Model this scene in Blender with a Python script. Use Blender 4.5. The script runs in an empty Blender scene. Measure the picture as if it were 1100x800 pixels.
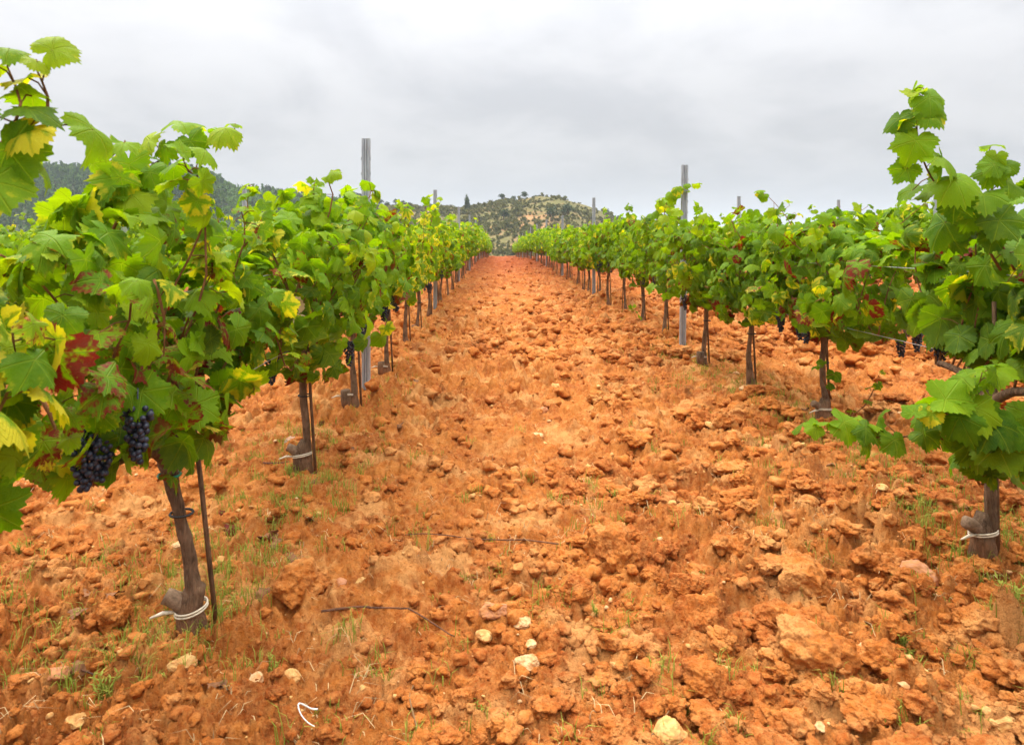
import bpy, math, random
import numpy as np
from mathutils import Vector

R = math.radians
scene = bpy.context.scene
C = scene.collection
F_PX, CX, CY, CAM_H = 760.0, 535.0, 255.0, 1.2      # measured camera of the photograph (1100 x 800)

# ------------------------------------------------------------------ camera
cam_d = bpy.data.cameras.new("camera")
cam_d.sensor_width = 36.0
cam_d.lens = 36.0 * F_PX / 1100.0
cam_d.shift_x = (550 - CX) / 1100.0
cam_d.shift_y = (CY - 400) / 1100.0
cam_d.clip_start = 0.05
cam_d.clip_end = 20000
cam = bpy.data.objects.new("camera", cam_d)
cam.location = (0, 0, CAM_H)
cam.rotation_euler = (R(90), 0, 0)
C.objects.link(cam)
scene.camera = cam
cam_d.dof.use_dof = True
cam_d.dof.focus_distance = 5.0
cam_d.dof.aperture_fstop = 9.0

# ------------------------------------------------------------------ world (overcast) and sun
SUN_EL, SUN_AZ = R(50), R(-38)          # azimuth measured from +Y towards +X
world = bpy.data.worlds.new("World")
scene.world = world
world.use_nodes = True
wt = world.node_tree
for n in list(wt.nodes):
    wt.nodes.remove(n)


class NT:
    """small helper for wiring node trees"""
    def __init__(self, tree):
        self.t = tree

    def n(self, kind, **kw):
        nd = self.t.nodes.new(kind)
        ins = kw.pop("ins", {})
        for k, v in kw.items():
            setattr(nd, k, v)
        for k, v in ins.items():
            self.set(nd, k, v)
        return nd

    def set(self, nd, k, v):
        s = nd.inputs[k]
        if isinstance(v, bpy.types.NodeSocket):
            self.t.links.new(v, s)
        elif isinstance(v, bpy.types.Node):
            self.t.links.new(v.outputs[0], s)
        else:
            s.default_value = v

    def math(self, op, a, b=None, c=None, clamp=False):
        nd = self.n("ShaderNodeMath", operation=op, use_clamp=clamp)
        self.set(nd, 0, a)
        if b is not None:
            self.set(nd, 1, b)
        if c is not None:
            self.set(nd, 2, c)
        return nd.outputs[0]

    def vmath(self, op, a, b=None):
        nd = self.n("ShaderNodeVectorMath", operation=op)
        self.set(nd, 0, a)
        if b is not None:
            self.set(nd, 1, b)
        return nd.outputs["Value"] if op in ("DOT_PRODUCT", "LENGTH") else nd.outputs[0]

    def mix(self, f, a, b, blend="MIX"):
        nd = self.n("ShaderNodeMix", data_type="RGBA", blend_type=blend)
        self.set(nd, 0, f)
        self.set(nd, 6, a if not isinstance(a, tuple) else tuple(a) + (1,) * (4 - len(a)))
        self.set(nd, 7, b if not isinstance(b, tuple) else tuple(b) + (1,) * (4 - len(b)))
        return nd.outputs[2]

    def noise(self, vec, scale, detail=4, rough=0.55, dist=0.0):
        nd = self.n("ShaderNodeTexNoise")
        if vec is not None:
            self.set(nd, "Vector", vec)
        nd.inputs["Scale"].default_value = scale
        nd.inputs["Detail"].default_value = detail
        nd.inputs["Roughness"].default_value = rough
        nd.inputs["Distortion"].default_value = dist
        return nd.outputs[0]

    def mapr(self, v, a, b, c=0.0, d=1.0, smooth=False):
        nd = self.n("ShaderNodeMapRange")
        if smooth:
            nd.interpolation_type = "SMOOTHSTEP"
        self.set(nd, 0, v)
        for i, q in enumerate((a, b, c, d)):
            nd.inputs[i + 1].default_value = q
        return nd.outputs[0]

    def ramp(self, v, stops):
        nd = self.n("ShaderNodeValToRGB")
        self.set(nd, 0, v)
        el = nd.color_ramp.elements
        while len(el) < len(stops):
            el.new(0.5)
        for e, (p, c) in zip(el, stops):
            e.position = p
            e.color = tuple(c) + (1,) * (4 - len(c))
        return nd.outputs[0]


w = NT(wt)
sky = w.n("ShaderNodeTexSky", sky_type="NISHITA", sun_disc=False)
sky.sun_elevation = SUN_EL
sky.sun_rotation = SUN_AZ
sky.air_density = 1.2
sky.dust_density = 2.0
tc = w.n("ShaderNodeTexCoord")
d = tc.outputs["Generated"]
sep = w.n("ShaderNodeSeparateXYZ", ins={0: d})
up = w.math("MAXIMUM", sep.outputs[2], 0.0)
# cloud deck: the view direction carried up to a flat layer of cloud
inv = w.math("DIVIDE", 1.0, w.math("ADD", up, 0.30))
px_ = w.math("MULTIPLY", sep.outputs[0], inv)
py_ = w.math("MULTIPLY", sep.outputs[1], inv)
deck = w.n("ShaderNodeCombineXYZ", ins={0: px_, 1: w.math("MULTIPLY", py_, 1.0), 2: 1.9})
n1 = w.noise(deck.outputs[0], 1.35, 5, 0.5, 0.5)
n2 = w.noise(deck.outputs[0], 4.2, 6, 0.55, 0.4)
cl = w.math("ADD", w.math("MULTIPLY", n1, 0.72), w.math("MULTIPLY", n2, 0.28))
cl = w.mapr(cl, 0.36, 0.62, 0.0, 1.0, True)
ccol = w.mix(cl, (0.725, 0.735, 0.765), (0.93, 0.93, 0.945))
# an overcast sky grows towards the zenith
u2 = w.math("MULTIPLY", up, up)
cie = w.math("ADD", w.math("ADD", 0.40, w.math("MULTIPLY", up, 0.12)), w.math("ADD", w.math("MULTIPLY", u2, 1.75), w.math("MULTIPLY", w.math("MULTIPLY", u2, up), 2.9)))
hz = w.mapr(up, 0.0, 0.13, 0.0, 1.0, True)
ccol = w.mix(hz, (0.74, 0.775, 0.845), ccol)
vm = w.n("ShaderNodeVectorMath", operation="SCALE", ins={0: ccol, "Scale": w.math("MULTIPLY", cie, 10.0)})
skymix = w.mix(0.96, sky.outputs[0], vm.outputs[0])
bg = w.n("ShaderNodeBackground", ins={0: skymix, 1: 0.1})
out = w.n("ShaderNodeOutputWorld", ins={0: bg.outputs[0]})

sun_d = bpy.data.lights.new("sun", "SUN")
sun_d.energy = 1.5
sun_d.angle = R(10)
sun_d.color = (1.0, 0.96, 0.89)
sun = bpy.data.objects.new("sun", sun_d)
sd = Vector((math.sin(SUN_AZ) * math.cos(SUN_EL), math.cos(SUN_AZ) * math.cos(SUN_EL), math.sin(SUN_EL)))
sun.rotation_euler = sd.to_track_quat("Z", "Y").to_euler()
sun.location = sd * 50
C.objects.link(sun)

vs = scene.view_settings
vs.view_transform = "Standard"
vs.look = "None"
vs.exposure = 0.8
vs.gamma = 1.0
vs.use_curve_mapping = False
cy = scene.cycles
cy.use_denoising = True
try:
    cy.denoiser = "OPENIMAGEDENOISE"
except Exception:
    pass
cy.max_bounces = 6
cy.diffuse_bounces = 3
cy.glossy_bounces = 2
cy.transmission_bounces = 4
cy.transparent_max_bounces = 4
cy.volume_bounces = 1
cy.use_adaptive_sampling = True
cy.adaptive_threshold = 0.008
scene.render.filter_size = 1.15
cy.sample_clamp_indirect = 6.0


# ------------------------------------------------------------------ numpy noise
def _hash(ix, iy, iz, seed):
    h = (ix.astype(np.int64) * 374761393 + iy.astype(np.int64) * 668265263 + iz.astype(np.int64) * 1274126177 + seed * 974711) & 0xFFFFFFFF
    h = ((h ^ (h >> 13)) * 1274126177) & 0xFFFFFFFF
    h = ((h ^ (h >> 16)) * 2246822519) & 0xFFFFFFFF
    return ((h ^ (h >> 15)) & 0xFFFFFF).astype(np.float64) / 0xFFFFFF


def vnoise2(x, y, seed=0):
    xi, yi = np.floor(x), np.floor(y)
    fx, fy = x - xi, y - yi
    xi, yi = xi.astype(np.int64), yi.astype(np.int64)
    u, v = fx * fx * fx * (fx * (fx * 6 - 15) + 10), fy * fy * fy * (fy * (fy * 6 - 15) + 10)
    z = np.zeros_like(xi)
    a, b = _hash(xi, yi, z, seed), _hash(xi + 1, yi, z, seed)
    c, e = _hash(xi, yi + 1, z, seed), _hash(xi + 1, yi + 1, z, seed)
    return (a + (b - a) * u) * (1 - v) + (c + (e - c) * u) * v - 0.5


def fbm2(x, y, octv=4, seed=0, gain=0.5):
    s, a, t = 0.0, 1.0, 0.0
    for i in range(octv):
        s = s + a * vnoise2(x * 2 ** i + 17.3 * i, y * 2 ** i - 9.1 * i, seed + i)
        t += a
        a *= gain
    return s / t * 2


def vnoise3(p, seed=0):
    i = np.floor(p)
    f = p - i
    i = i.astype(np.int64)
    u = f * f * (3 - 2 * f)
    r = 0
    for dx in (0, 1):
        for dy in (0, 1):
            for dz in (0, 1):
                wgt = (u[..., 0] if dx else 1 - u[..., 0]) * (u[..., 1] if dy else 1 - u[..., 1]) * (u[..., 2] if dz else 1 - u[..., 2])
                r = r + wgt * _hash(i[..., 0] + dx, i[..., 1] + dy, i[..., 2] + dz, seed)
    return r - 0.5


def fbm3(p, octv=3, seed=0):
    s, a = 0, 1.0
    for k in range(octv):
        s = s + a * vnoise3(p * 2 ** k + 5.7 * k, seed + k)
        a *= 0.5
    return s


def clods(x, y, cell, rmin, rmax, hmin, hmax, presence, seed):
    """rounded lumps scattered one per cell, the highest one wins"""
    xs, ys = x / cell, y / cell
    xi, yi = np.floor(xs).astype(np.int64), np.floor(ys).astype(np.int64)
    z0 = np.zeros_like(xi)
    best = np.zeros_like(x)
    for dx in (-1, 0, 1):
        for dy in (-1, 0, 1):
            cx, cy_ = xi + dx, yi + dy
            a, b = _hash(cx, cy_, z0, seed), _hash(cx, cy_, z0 + 1, seed)
            q = _hash(cx, cy_, z0 + 2, seed)
            hh = _hash(cx, cy_, z0 + 3, seed)
            an = _hash(cx, cy_, z0 + 4, seed) * 6.283
            rad = (rmin + (rmax - rmin) * q) / cell
            ddx, ddy = xs - (cx + a), ys - (cy_ + b)
            ca, sa = np.cos(an), np.sin(an)
            e1, e2 = (ddx * ca + ddy * sa) / rad, (-ddx * sa + ddy * ca) / (rad * 0.72)
            d2 = e1 * e1 + e2 * e2
            tilt = 1 + 0.5 * e1
            hgt = (hmin + (hmax - hmin) * hh) * np.maximum(0, 1 - d2) ** 0.72 * tilt
            pres = (_hash(cx, cy_, z0 + 5, seed) < presence)
            best = np.maximum(best, np.where(pres, hgt, 0))
    return best


def sstep(a, b, x):
    t = np.clip((x - a) / (b - a), 0, 1)
    return t * t * (3 - 2 * t)


def macro(x, y):
    """the lie of the land: a nearly flat field that falls away past its far end"""
    m = -1.0 * sstep(28, 85, y) - 7.0 * sstep(80, 150, y)
    m = m - 9.0 * sstep(14, 60, np.abs(x - 1)) * sstep(20, 90, y)
    return m + 0.05 * fbm2(x * 0.35, y * 0.35, 2, 5)


def ground_h(x, y):
    x, y = np.asarray(x, float), np.asarray(y, float)
    h = macro(x, y)
    near = 1 - sstep(85, 115, np.hypot(x, y))
    wx = x + 0.040 * fbm2(x * 9, y * 9, 4, 31, 0.65)
    wy = y + 0.040 * fbm2(x * 9 + 40, y * 9, 4, 37, 0.65)
    rough = np.clip(0.55 + 0.9 * fbm2(x * 0.9, y * 0.55, 3, 11) + 0.22 * np.tanh(x * 0.9) + 0.25 - 0.35 * np.exp(-((x - 0.35) / 0.45) ** 2), 0.35, 1.4)
    g = 0.05 * fbm2(x * 2.2, y * 2.0, 4, 3)
    g = g + rough * clods(wx, wy, 0.30, 0.07, 0.19, 0.025, 0.10, 0.55, 41)
    g = g + (0.35 + 0.65 * rough) * clods(wx + 3, wy, 0.13, 0.03, 0.085, 0.015, 0.058, 0.65, 47)
    g = g + clods(wx, wy + 7, 0.06, 0.014, 0.036, 0.006, 0.026, 0.7, 53) * (0.5 + 0.5 * rough)
    g = g + clods(wx + 1, wy + 2, 0.028, 0.006, 0.015, 0.002, 0.008, 0.6, 59)
    # crumbly relief and hollows between the lumps
    rid = np.abs(fbm2(wx * 5.5, wy * 5.5, 4, 61))
    g = g - 0.05 * rough * np.clip(0.10 - rid, 0, 1) * 10 * 0.55
    # crumbs: rounded grains between sharp creases, at several sizes
    for sc, am, sd in ((7.0, 0.060, 67), (15.0, 0.048, 71), (31.0, 0.032, 73), (67.0, 0.019, 79), (130.0, 0.009, 83)):
        g = g + am * (np.abs(fbm2(wx * sc, wy * sc, 2, sd)) - 0.2) * (0.45 + 0.65 * rough)
    # slight bank of loose soil at the feet of the vines
    bank = np.exp(-((x + 1.0) / 0.28) ** 2) + np.exp(-((x - 1.95) / 0.28) ** 2)
    g = g + 0.03 * bank
    return h + g * near - 0.03


def gz(x, y):
    return float(ground_h(np.array([x]), np.array([y]))[0])


def at(px, py, y):
    """world point seen at photo pixel (px, py) at depth y"""
    return ((px - CX) / F_PX * y, y, CAM_H + (CY - py) / F_PX * y)


def on_ground(px, py):
    y = CAM_H * F_PX / (py - CY)
    for _ in range(6):
        x = (px - CX) / F_PX * y
        z = float(macro(np.array([x]), np.array([y]))[0])
        y = (CAM_H - z) * F_PX / (py - CY)
    x = (px - CX) / F_PX * y
    return x, y


# ------------------------------------------------------------------ mesh helpers
class Geo:
    """collects triangles with optional uv and colour"""
    def __init__(self):
        self.v, self.f, self.uv, self.col, self.n = [], [], [], [], 0

    def add(self, v, f, uv=None, col=None):
        v = np.asarray(v, float).reshape(-1, 3)
        self.v.append(v)
        self.f.append(np.asarray(f, np.int64).reshape(-1, 3) + self.n)
        self.uv.append(np.zeros((len(v), 2)) if uv is None else uv)
        self.col.append(np.ones((len(v), 4)) * 0.5 if col is None else col)
        self.n += len(v)

    def tube(self, pts, rad, sides=6, rough=0.0, seed=0, cap=True, col=None):
        pts = np.asarray(pts, float)
        k = len(pts)
        rad = np.broadcast_to(np.asarray(rad, float), (k,))
        tan = np.gradient(pts, axis=0)
        tan /= np.linalg.norm(tan, axis=1, keepdims=True) + 1e-9
        ref = np.array([0, 0, 1.0]) if abs(tan[0][2]) < 0.8 else np.array([1.0, 0, 0])
        a = np.cross(tan, ref)
        a /= np.linalg.norm(a, axis=1, keepdims=True) + 1e-9
        b = np.cross(tan, a)
        th = np.arange(sides) / sides * 2 * math.pi
        ring = np.cos(th)[None, :, None] * a[:, None] + np.sin(th)[None, :, None] * b[:, None]
        rr = np.repeat(rad[:, None], sides, 1)
        if rough:
            base = pts[:, None] + ring * rr[..., None]
            q = base * np.array([55, 55, 14.0]) + seed
            rr = rr * (1 + rough * (fbm3(q, 3, seed) * 1.2))
        v = (pts[:, None] + ring * rr[..., None]).reshape(-1, 3)
        f = []
        for i in range(k - 1):
            for j in range(sides):
                p, q = i * sides + j, i * sides + (j + 1) % sides
                f += [(p, q, q + sides), (p, q + sides, p + sides)]
        if cap:
            v = np.vstack([v, pts[0], pts[-1]])
            for j in range(sides):
                f.append((k * sides, (j + 1) % sides, j))
                f.append((k * sides + 1, (k - 1) * sides + j, (k - 1) * sides + (j + 1) % sides))
        cc = None
        if col is not None:
            cc = np.tile(np.array(col, float), (len(v), 1))
        self.add(v, f, None, cc)

    def box(self, c, s):
        c, s = np.array(c, float), np.array(s, float) / 2
        v = np.array([(x, y, z) for x in (-1, 1) for y in (-1, 1) for z in (-1, 1)]) * s + c
        q = [(0, 1, 3, 2), (4, 6, 7, 5), (0, 4, 5, 1), (2, 3, 7, 6), (0, 2, 6, 4), (1, 5, 7, 3)]
        self.add(v, [t for a, b, e, g in q for t in ((a, b, e), (a, e, g))])

    def mesh(self, name, mat, smooth=True, uv=False, col=False):
        v = np.vstack(self.v)
        f = np.vstack(self.f)
        return make_mesh(name, v, f, mat, smooth, np.vstack(self.uv) if uv else None, np.vstack(self.col) if col else None)


def make_mesh(name, v, f, mat, smooth=True, uv=None, col=None):
    me = bpy.data.meshes.new(name)
    nf, side = f.shape
    me.vertices.add(len(v))
    me.vertices.foreach_set("co", np.ascontiguousarray(v, np.float32).ravel())
    me.loops.add(nf * side)
    me.loops.foreach_set("vertex_index", np.ascontiguousarray(f, np.int32).ravel())
    me.polygons.add(nf)
    me.polygons.foreach_set("loop_start", np.arange(0, nf * side, side, dtype=np.int32))
    try:
        me.polygons.foreach_set("loop_total", np.full(nf, side, np.int32))
    except Exception:
        pass
    me.polygons.foreach_set("use_smooth", np.full(nf, bool(smooth)))
    if uv is not None:
        l = me.uv_layers.new(name="UVMap")
        l.data.foreach_set("uv", np.ascontiguousarray(uv[f.ravel()], np.float32).ravel())
    if col is not None:
        a = me.color_attributes.new("tint", "FLOAT_COLOR", "POINT")
        a.data.foreach_set("color", np.ascontiguousarray(col, np.float32).ravel())
    me.update(calc_edges=True)
    me.validate()
    if mat:
        me.materials.append(mat)
    return me


def link(name, data, parent=None, loc=(0, 0, 0), rotz=0.0, label=None, cat=None, group=None, kind=None):
    o = bpy.data.objects.new(name, data)
    C.objects.link(o)
    o.location = loc
    o.rotation_euler = (0, 0, rotz)
    if parent:
        o.parent = parent
    if label:
        o["label"] = label
    if cat:
        o["category"] = cat
    if group:
        o["group"] = group
    if kind:
        o["kind"] = kind
    return o


def ico(sub):
    t = (1 + 5 ** 0.5) / 2
    v = [(-1, t, 0), (1, t, 0), (-1, -t, 0), (1, -t, 0), (0, -1, t), (0, 1, t), (0, -1, -t), (0, 1, -t), (t, 0, -1), (t, 0, 1), (-t, 0, -1), (-t, 0, 1)]
    f = [(0, 11, 5), (0, 5, 1), (0, 1, 7), (0, 7, 10), (0, 10, 11), (1, 5, 9), (5, 11, 4), (11, 10, 2), (10, 7, 6), (7, 1, 8),
         (3, 9, 4), (3, 4, 2), (3, 2, 6), (3, 6, 8), (3, 8, 9), (4, 9, 5), (2, 4, 11), (6, 2, 10), (8, 6, 7), (9, 8, 1)]
    v = [np.array(p) / np.linalg.norm(p) for p in v]
    for _ in range(sub):
        cache, nf = {}, []

        def mid(a, b):
            k = (min(a, b), max(a, b))
            if k not in cache:
                m = v[a] + v[b]
                v.append(m / np.linalg.norm(m))
                cache[k] = len(v) - 1
            return cache[k]
        for a, b, c in f:
            x, y, z = mid(a, b), mid(b, c), mid(c, a)
            nf += [(a, x, z), (b, y, x), (c, z, y), (x, y, z)]
        f = nf
    return np.array(v), np.array(f)


ICO = {k: ico(k) for k in (1, 2, 3, 4, 5)}


# ------------------------------------------------------------------ materials
def new_mat(name):
    m = bpy.data.materials.new(name)
    m.use_nodes = True
    t = m.node_tree
    for n in list(t.nodes):
        t.nodes.remove(n)
    return m, NT(t)


def finish(h, shader, disp=None):
    h.n("ShaderNodeOutputMaterial", ins={0: shader})


def bump(h, height, strength, dist, normal=None):
    b = h.n("ShaderNodeBump")
    b.inputs["Strength"].default_value = strength
    b.inputs["Distance"].default_value = dist
    h.set(b, "Height", height)
    if normal is not None:
        h.set(b, "Normal", normal)
    return b.outputs[0]


def principled(h, color, rough=0.8, normal=None, spec=0.3, metal=0.0):
    p = h.n("ShaderNodeBsdfPrincipled")
    h.set(p, "Base Color", color if not isinstance(color, tuple) else tuple(color) + (1,) * (4 - len(color)))
    h.set(p, "Roughness", rough)
    p.inputs["Specular IOR Level"].default_value = spec
    h.set(p, "Metallic", metal)
    if normal is not None:
        h.set(p, "Normal", normal)
    return p.outputs[0]


def soil_color(h, pos):
    a = h.noise(pos, 1.1, 5, 0.6)
    b = h.noise(pos, 7.0, 5, 0.65)
    c = h.noise(pos, 46.0, 4, 0.7)
    base = h.ramp(h.math("ADD", h.math("MULTIPLY", a, 0.45), h.math("MULTIPLY", b, 0.55)),
                  [(0.32, (0.15, 0.034, 0.006)), (0.44, (0.336, 0.081, 0.013)), (0.56, (0.465, 0.143, 0.023)), (0.68, (0.570, 0.240, 0.066))])
    base = h.mix(h.mapr(c, 0.40, 0.68, 0.0, 0.6), base, (0.600, 0.262, 0.074))
    p2 = h.noise(pos, 2.6, 6, 0.7)
    base = h.mix(h.mapr(p2, 0.50, 0.62, 0.0, 0.62, True), base, (0.640, 0.320, 0.105))
    p3 = h.noise(pos, 17.0, 4, 0.65)
    base = h.mix(h.mapr(p3, 0.54, 0.70, 0.0, 0.40, True), base, (0.25, 0.085, 0.025))
    e = h.noise(pos, 130.0, 3, 0.7)
    base = h.mix(h.mapr(e, 0.30, 0.46, 0.55, 0.0), base, (0.10, 0.028, 0.007))
    return base, c, e


def mat_soil():
    m, h = new_mat("red_soil")
    pos = h.n("ShaderNodeNewGeometry").outputs["Position"]
    col, c, e = soil_color(h, pos)
    sp = h.n("ShaderNodeSeparateXYZ", ins={0: pos})
    # moist, darker strips with old litter under the rows; olive scrub land past the field
    g = h.noise(pos, 0.9, 4, 0.6)
    litter = h.mapr(g, 0.56, 0.70, 0.0, 0.3, True)
    col = h.mix(litter, col, (0.21, 0.105, 0.045))
    far_shade = h.mapr(sp.outputs[1], 5, 34, 0.0, 1.0, True)      # painted shade: far soil darkened for relief shadows the coarse mesh lacks, also redder
    col = h.mix(far_shade, col, h.mix(1.0, col, (0.56, 0.38, 0.40), "MULTIPLY"))
    far = h.mapr(sp.outputs[1], 80, 92, 0.0, 1.0, True)
    fcol = h.ramp(h.noise(pos, 0.05, 5, 0.6), [(0.35, (0.09, 0.10, 0.035)), (0.5, (0.17, 0.15, 0.06)), (0.65, (0.26, 0.19, 0.09))])
    col = h.mix(far, col, fcol)
    f1 = h.noise(pos, 60.0, 6, 0.7)
    f2 = h.noise(pos, 240.0, 4, 0.65)
    hh = h.math("ADD", f1, h.math("MULTIPLY", f2, 0.35))
    nrm = bump(h, hh, 0.9, 0.014)
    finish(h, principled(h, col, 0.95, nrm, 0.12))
    return m


def mat_clod(name, tone):
    m, h = new_mat(name)
    pos = h.n("ShaderNodeNewGeometry").outputs["Position"]
    col, c, e = soil_color(h, pos)
    col = h.mix(1.0, col, tone, "MULTIPLY")
    far_shade = h.mapr(h.n("ShaderNodeSeparateXYZ", ins={0: pos}).outputs[1], 5, 34, 0.0, 1.0, True)  # clods take the soil's painted distance shade, which also reddens them
    col = h.mix(far_shade, col, h.mix(1.0, col, (0.56, 0.38, 0.40), "MULTIPLY"))
    f1 = h.noise(pos, 70.0, 6, 0.7)
    f2 = h.noise(pos, 260.0, 4, 0.65)
    hh = h.math("ADD", f1, h.math("MULTIPLY", f2, 0.35))
    finish(h, principled(h, col, 0.95, bump(h, hh, 0.9, 0.014), 0.12))
    return m


def mat_stone(name, a, b):
    m, h = new_mat(name)
    tcn = h.n("ShaderNodeTexCoord").outputs["Object"]
    geo = h.n("ShaderNodeNewGeometry").outputs["Position"]
    n = h.noise(geo, 28, 5, 0.65)
    col = h.mix(h.mapr(n, 0.35, 0.65), a, b)
    dust = h.noise(geo, 55, 4, 0.6)
    col = h.mix(h.mapr(dust, 0.40, 0.62, 0.1, 0.85), col, (0.46, 0.18, 0.050))
    finish(h, principled(h, col, 0.85, bump(h, h.noise(geo, 120, 5, 0.7), 0.5, 0.006), 0.25))
    return m


def mat_bark(name, dark, light):
    m, h = new_mat(name)
    pos = h.n("ShaderNodeNewGeometry").outputs["Position"]
    mp = h.n("ShaderNodeMapping", ins={0: pos})
    mp.inputs["Scale"].default_value = (1, 1, 0.16)
    n = h.noise(mp.outputs[0], 120, 5, 0.7, 0.6)
    n2 = h.noise(pos, 16, 3, 0.5)
    col = h.mix(h.mapr(n, 0.3, 0.7), dark, light)
    col = h.mix(h.mapr(n2, 0.4, 0.7, 0, 0.55), col, tuple(x * 1.5 for x in light))
    sp = h.n("ShaderNodeSeparateXYZ", ins={0: pos})
    splash = h.math("MULTIPLY", h.mapr(sp.outputs[2], 0.02, 0.16, 0.6, 0.0), h.mapr(n2, 0.3, 0.6))
    col = h.mix(splash, col, (0.36, 0.135, 0.05))
    finish(h, principled(h, col, 0.9, bump(h, n, 1.0, 0.022), 0.15))
    return m


def mat_plain(name, col, rough=0.7, spec=0.3, var=0.25, scale=30, metal=0.0, bmp=0.3):
    m, h = new_mat(name)
    pos = h.n("ShaderNodeNewGeometry").outputs["Position"]
    n = h.noise(pos, scale, 4, 0.6)
    c = h.mix(h.mapr(n, 0.3, 0.7), tuple(x * (1 - var) for x in col), tuple(min(1, x * (1 + var)) for x in col))
    finish(h, principled(h, c, rough, bump(h, n, bmp, 0.004), spec, metal))
    return m


def mat_leaf():
    m, h = new_mat("vine_leaf")
    uvn = h.n("ShaderNodeUVMap").outputs[0]
    at_ = h.n("ShaderNodeVertexColor", layer_name="tint").outputs[0]
    s = h.n("ShaderNodeSeparateColor", ins={0: at_})
    rnd, red, yel = s.outputs[0], s.outputs[1], s.outputs[2]
    su = h.n("ShaderNodeSeparateXYZ", ins={0: uvn})
    ax = h.math("ABSOLUTE", su.outputs[0])
    p = h.n("ShaderNodeCombineXYZ", ins={0: ax, 1: su.outputs[1], 2: 0.0}).outputs[0]
    r = h.vmath("LENGTH", p)
    dmin = None
    for th in (0.0, 0.90, 1.92):
        perp = h.math("ABSOLUTE", h.vmath("DOT_PRODUCT", p, (math.cos(th), -math.sin(th), 0)))
        al = h.vmath("DOT_PRODUCT", p, (math.sin(th), math.cos(th), 0))
        dd = h.math("ADD", perp, h.math("LESS_THAN", al, 0.0))
        dmin = dd if dmin is None else h.math("MINIMUM", dmin, dd)
    vein = h.mapr(dmin, 0.006, 0.032, 1.0, 0.0)
    ph = h.math("SINE", h.math("MULTIPLY", h.math("SUBTRACT", r, h.math("MULTIPLY", dmin, 0.9)), 44.0))
    sec = h.math("MULTIPLY", h.mapr(h.math("ABSOLUTE", ph), 0.0, 0.22, 1.0, 0.0), 0.55)
    veins = h.math("MAXIMUM", vein, sec)
    pos = h.n("ShaderNodeNewGeometry").outputs["Position"]
    seedv = h.n("ShaderNodeCombineXYZ", ins={0: h.math("MULTIPLY", rnd, 37.0), 1: h.math("MULTIPLY", rnd, 91.0), 2: rnd}).outputs[0]
    lp = h.vmath("ADD", uvn, seedv)
    bl = h.noise(lp, 3.2, 4, 0.6)
    sp = h.noise(lp, 9.0, 2, 0.5)
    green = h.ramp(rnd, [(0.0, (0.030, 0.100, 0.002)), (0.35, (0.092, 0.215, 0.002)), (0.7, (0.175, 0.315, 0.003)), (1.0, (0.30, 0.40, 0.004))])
    green = h.mix(h.mapr(bl, 0.35, 0.7, 0.0, 0.35), green, (0.22, 0.33, 0.006))
    oi = h.n("ShaderNodeObjectInfo").outputs["Random"]
    green = h.mix(h.mapr(oi, 0.0, 1.0, 0.0, 0.22), green, (0.20, 0.28, 0.005))
    # yellowing between the veins, strongest at the margin
    away = h.mapr(dmin, 0.02, 0.16)
    ymask = h.math("ADD", h.math("MULTIPLY", away, 0.45), h.math("MULTIPLY", r, 0.55))
    ymask = h.math("ADD", ymask, h.math("MULTIPLY", h.math("SUBTRACT", bl, 0.5), 1.6))
    ym = h.math("MULTIPLY", h.mapr(h.math("ADD", ymask, h.math("SUBTRACT", yel, 1.0)), 0.0, 0.5, 0, 1, True), h.math("GREATER_THAN", yel, 0.02))
    col = h.mix(h.math("MULTIPLY", ym, 0.85), green, (0.58, 0.50, 0.020))
    # wine red blotches
    rmask = h.math("ADD", h.math("MULTIPLY", away, 0.35), h.math("MULTIPLY", r, 0.40))
    rmask = h.math("ADD", rmask, h.math("MULTIPLY", h.math("SUBTRACT", bl, 0.5), 2.2))
    rmask = h.math("ADD", rmask, h.math("MULTIPLY", h.math("SUBTRACT", sp, 0.5), 1.0))
    rm = h.math("MULTIPLY", h.mapr(h.math("ADD", rmask, h.math("SUBTRACT", red, 1.0)), -0.10, 0.42, 0, 1, True), h.math("GREATER_THAN", red, 0.02))
    redc = h.mix(sp, (0.12, 0.004, 0.008), (0.27, 0.016, 0.010))
    col = h.mix(h.math("MULTIPLY", rm, 0.93), col, redc)
    col = h.mix(h.math("MULTIPLY", veins, 0.32), col, (0.36, 0.46, 0.03))
    back = h.n("ShaderNodeNewGeometry").outputs["Backfacing"]
    fcol = h.mix(h.math("MULTIPLY", back, 0.25), col, (0.20, 0.30, 0.05))
    hb = h.math("SUBTRACT", h.math("MULTIPLY", h.noise(lp, 14, 3, 0.6), 0.5), h.math("MULTIPLY", veins, 0.6))
    nrm = bump(h, hb, 0.8, 0.006)
    pr = principled(h, fcol, 0.55, nrm, 0.16)
    tcol = h.mix(1.0, col, (1.75, 1.6, 0.4, 1), "MULTIPLY")
    tcol = h.mix(rm, tcol, (0.20, 0.008, 0.006))
    tr = h.n("ShaderNodeBsdfTranslucent", ins={0: tcol, 1: nrm})
    mx = h.n("ShaderNodeMixShader", ins={0: 0.46, 1: pr, 2: tr.outputs[0]})
    finish(h, mx.outputs[0])
    return m


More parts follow.
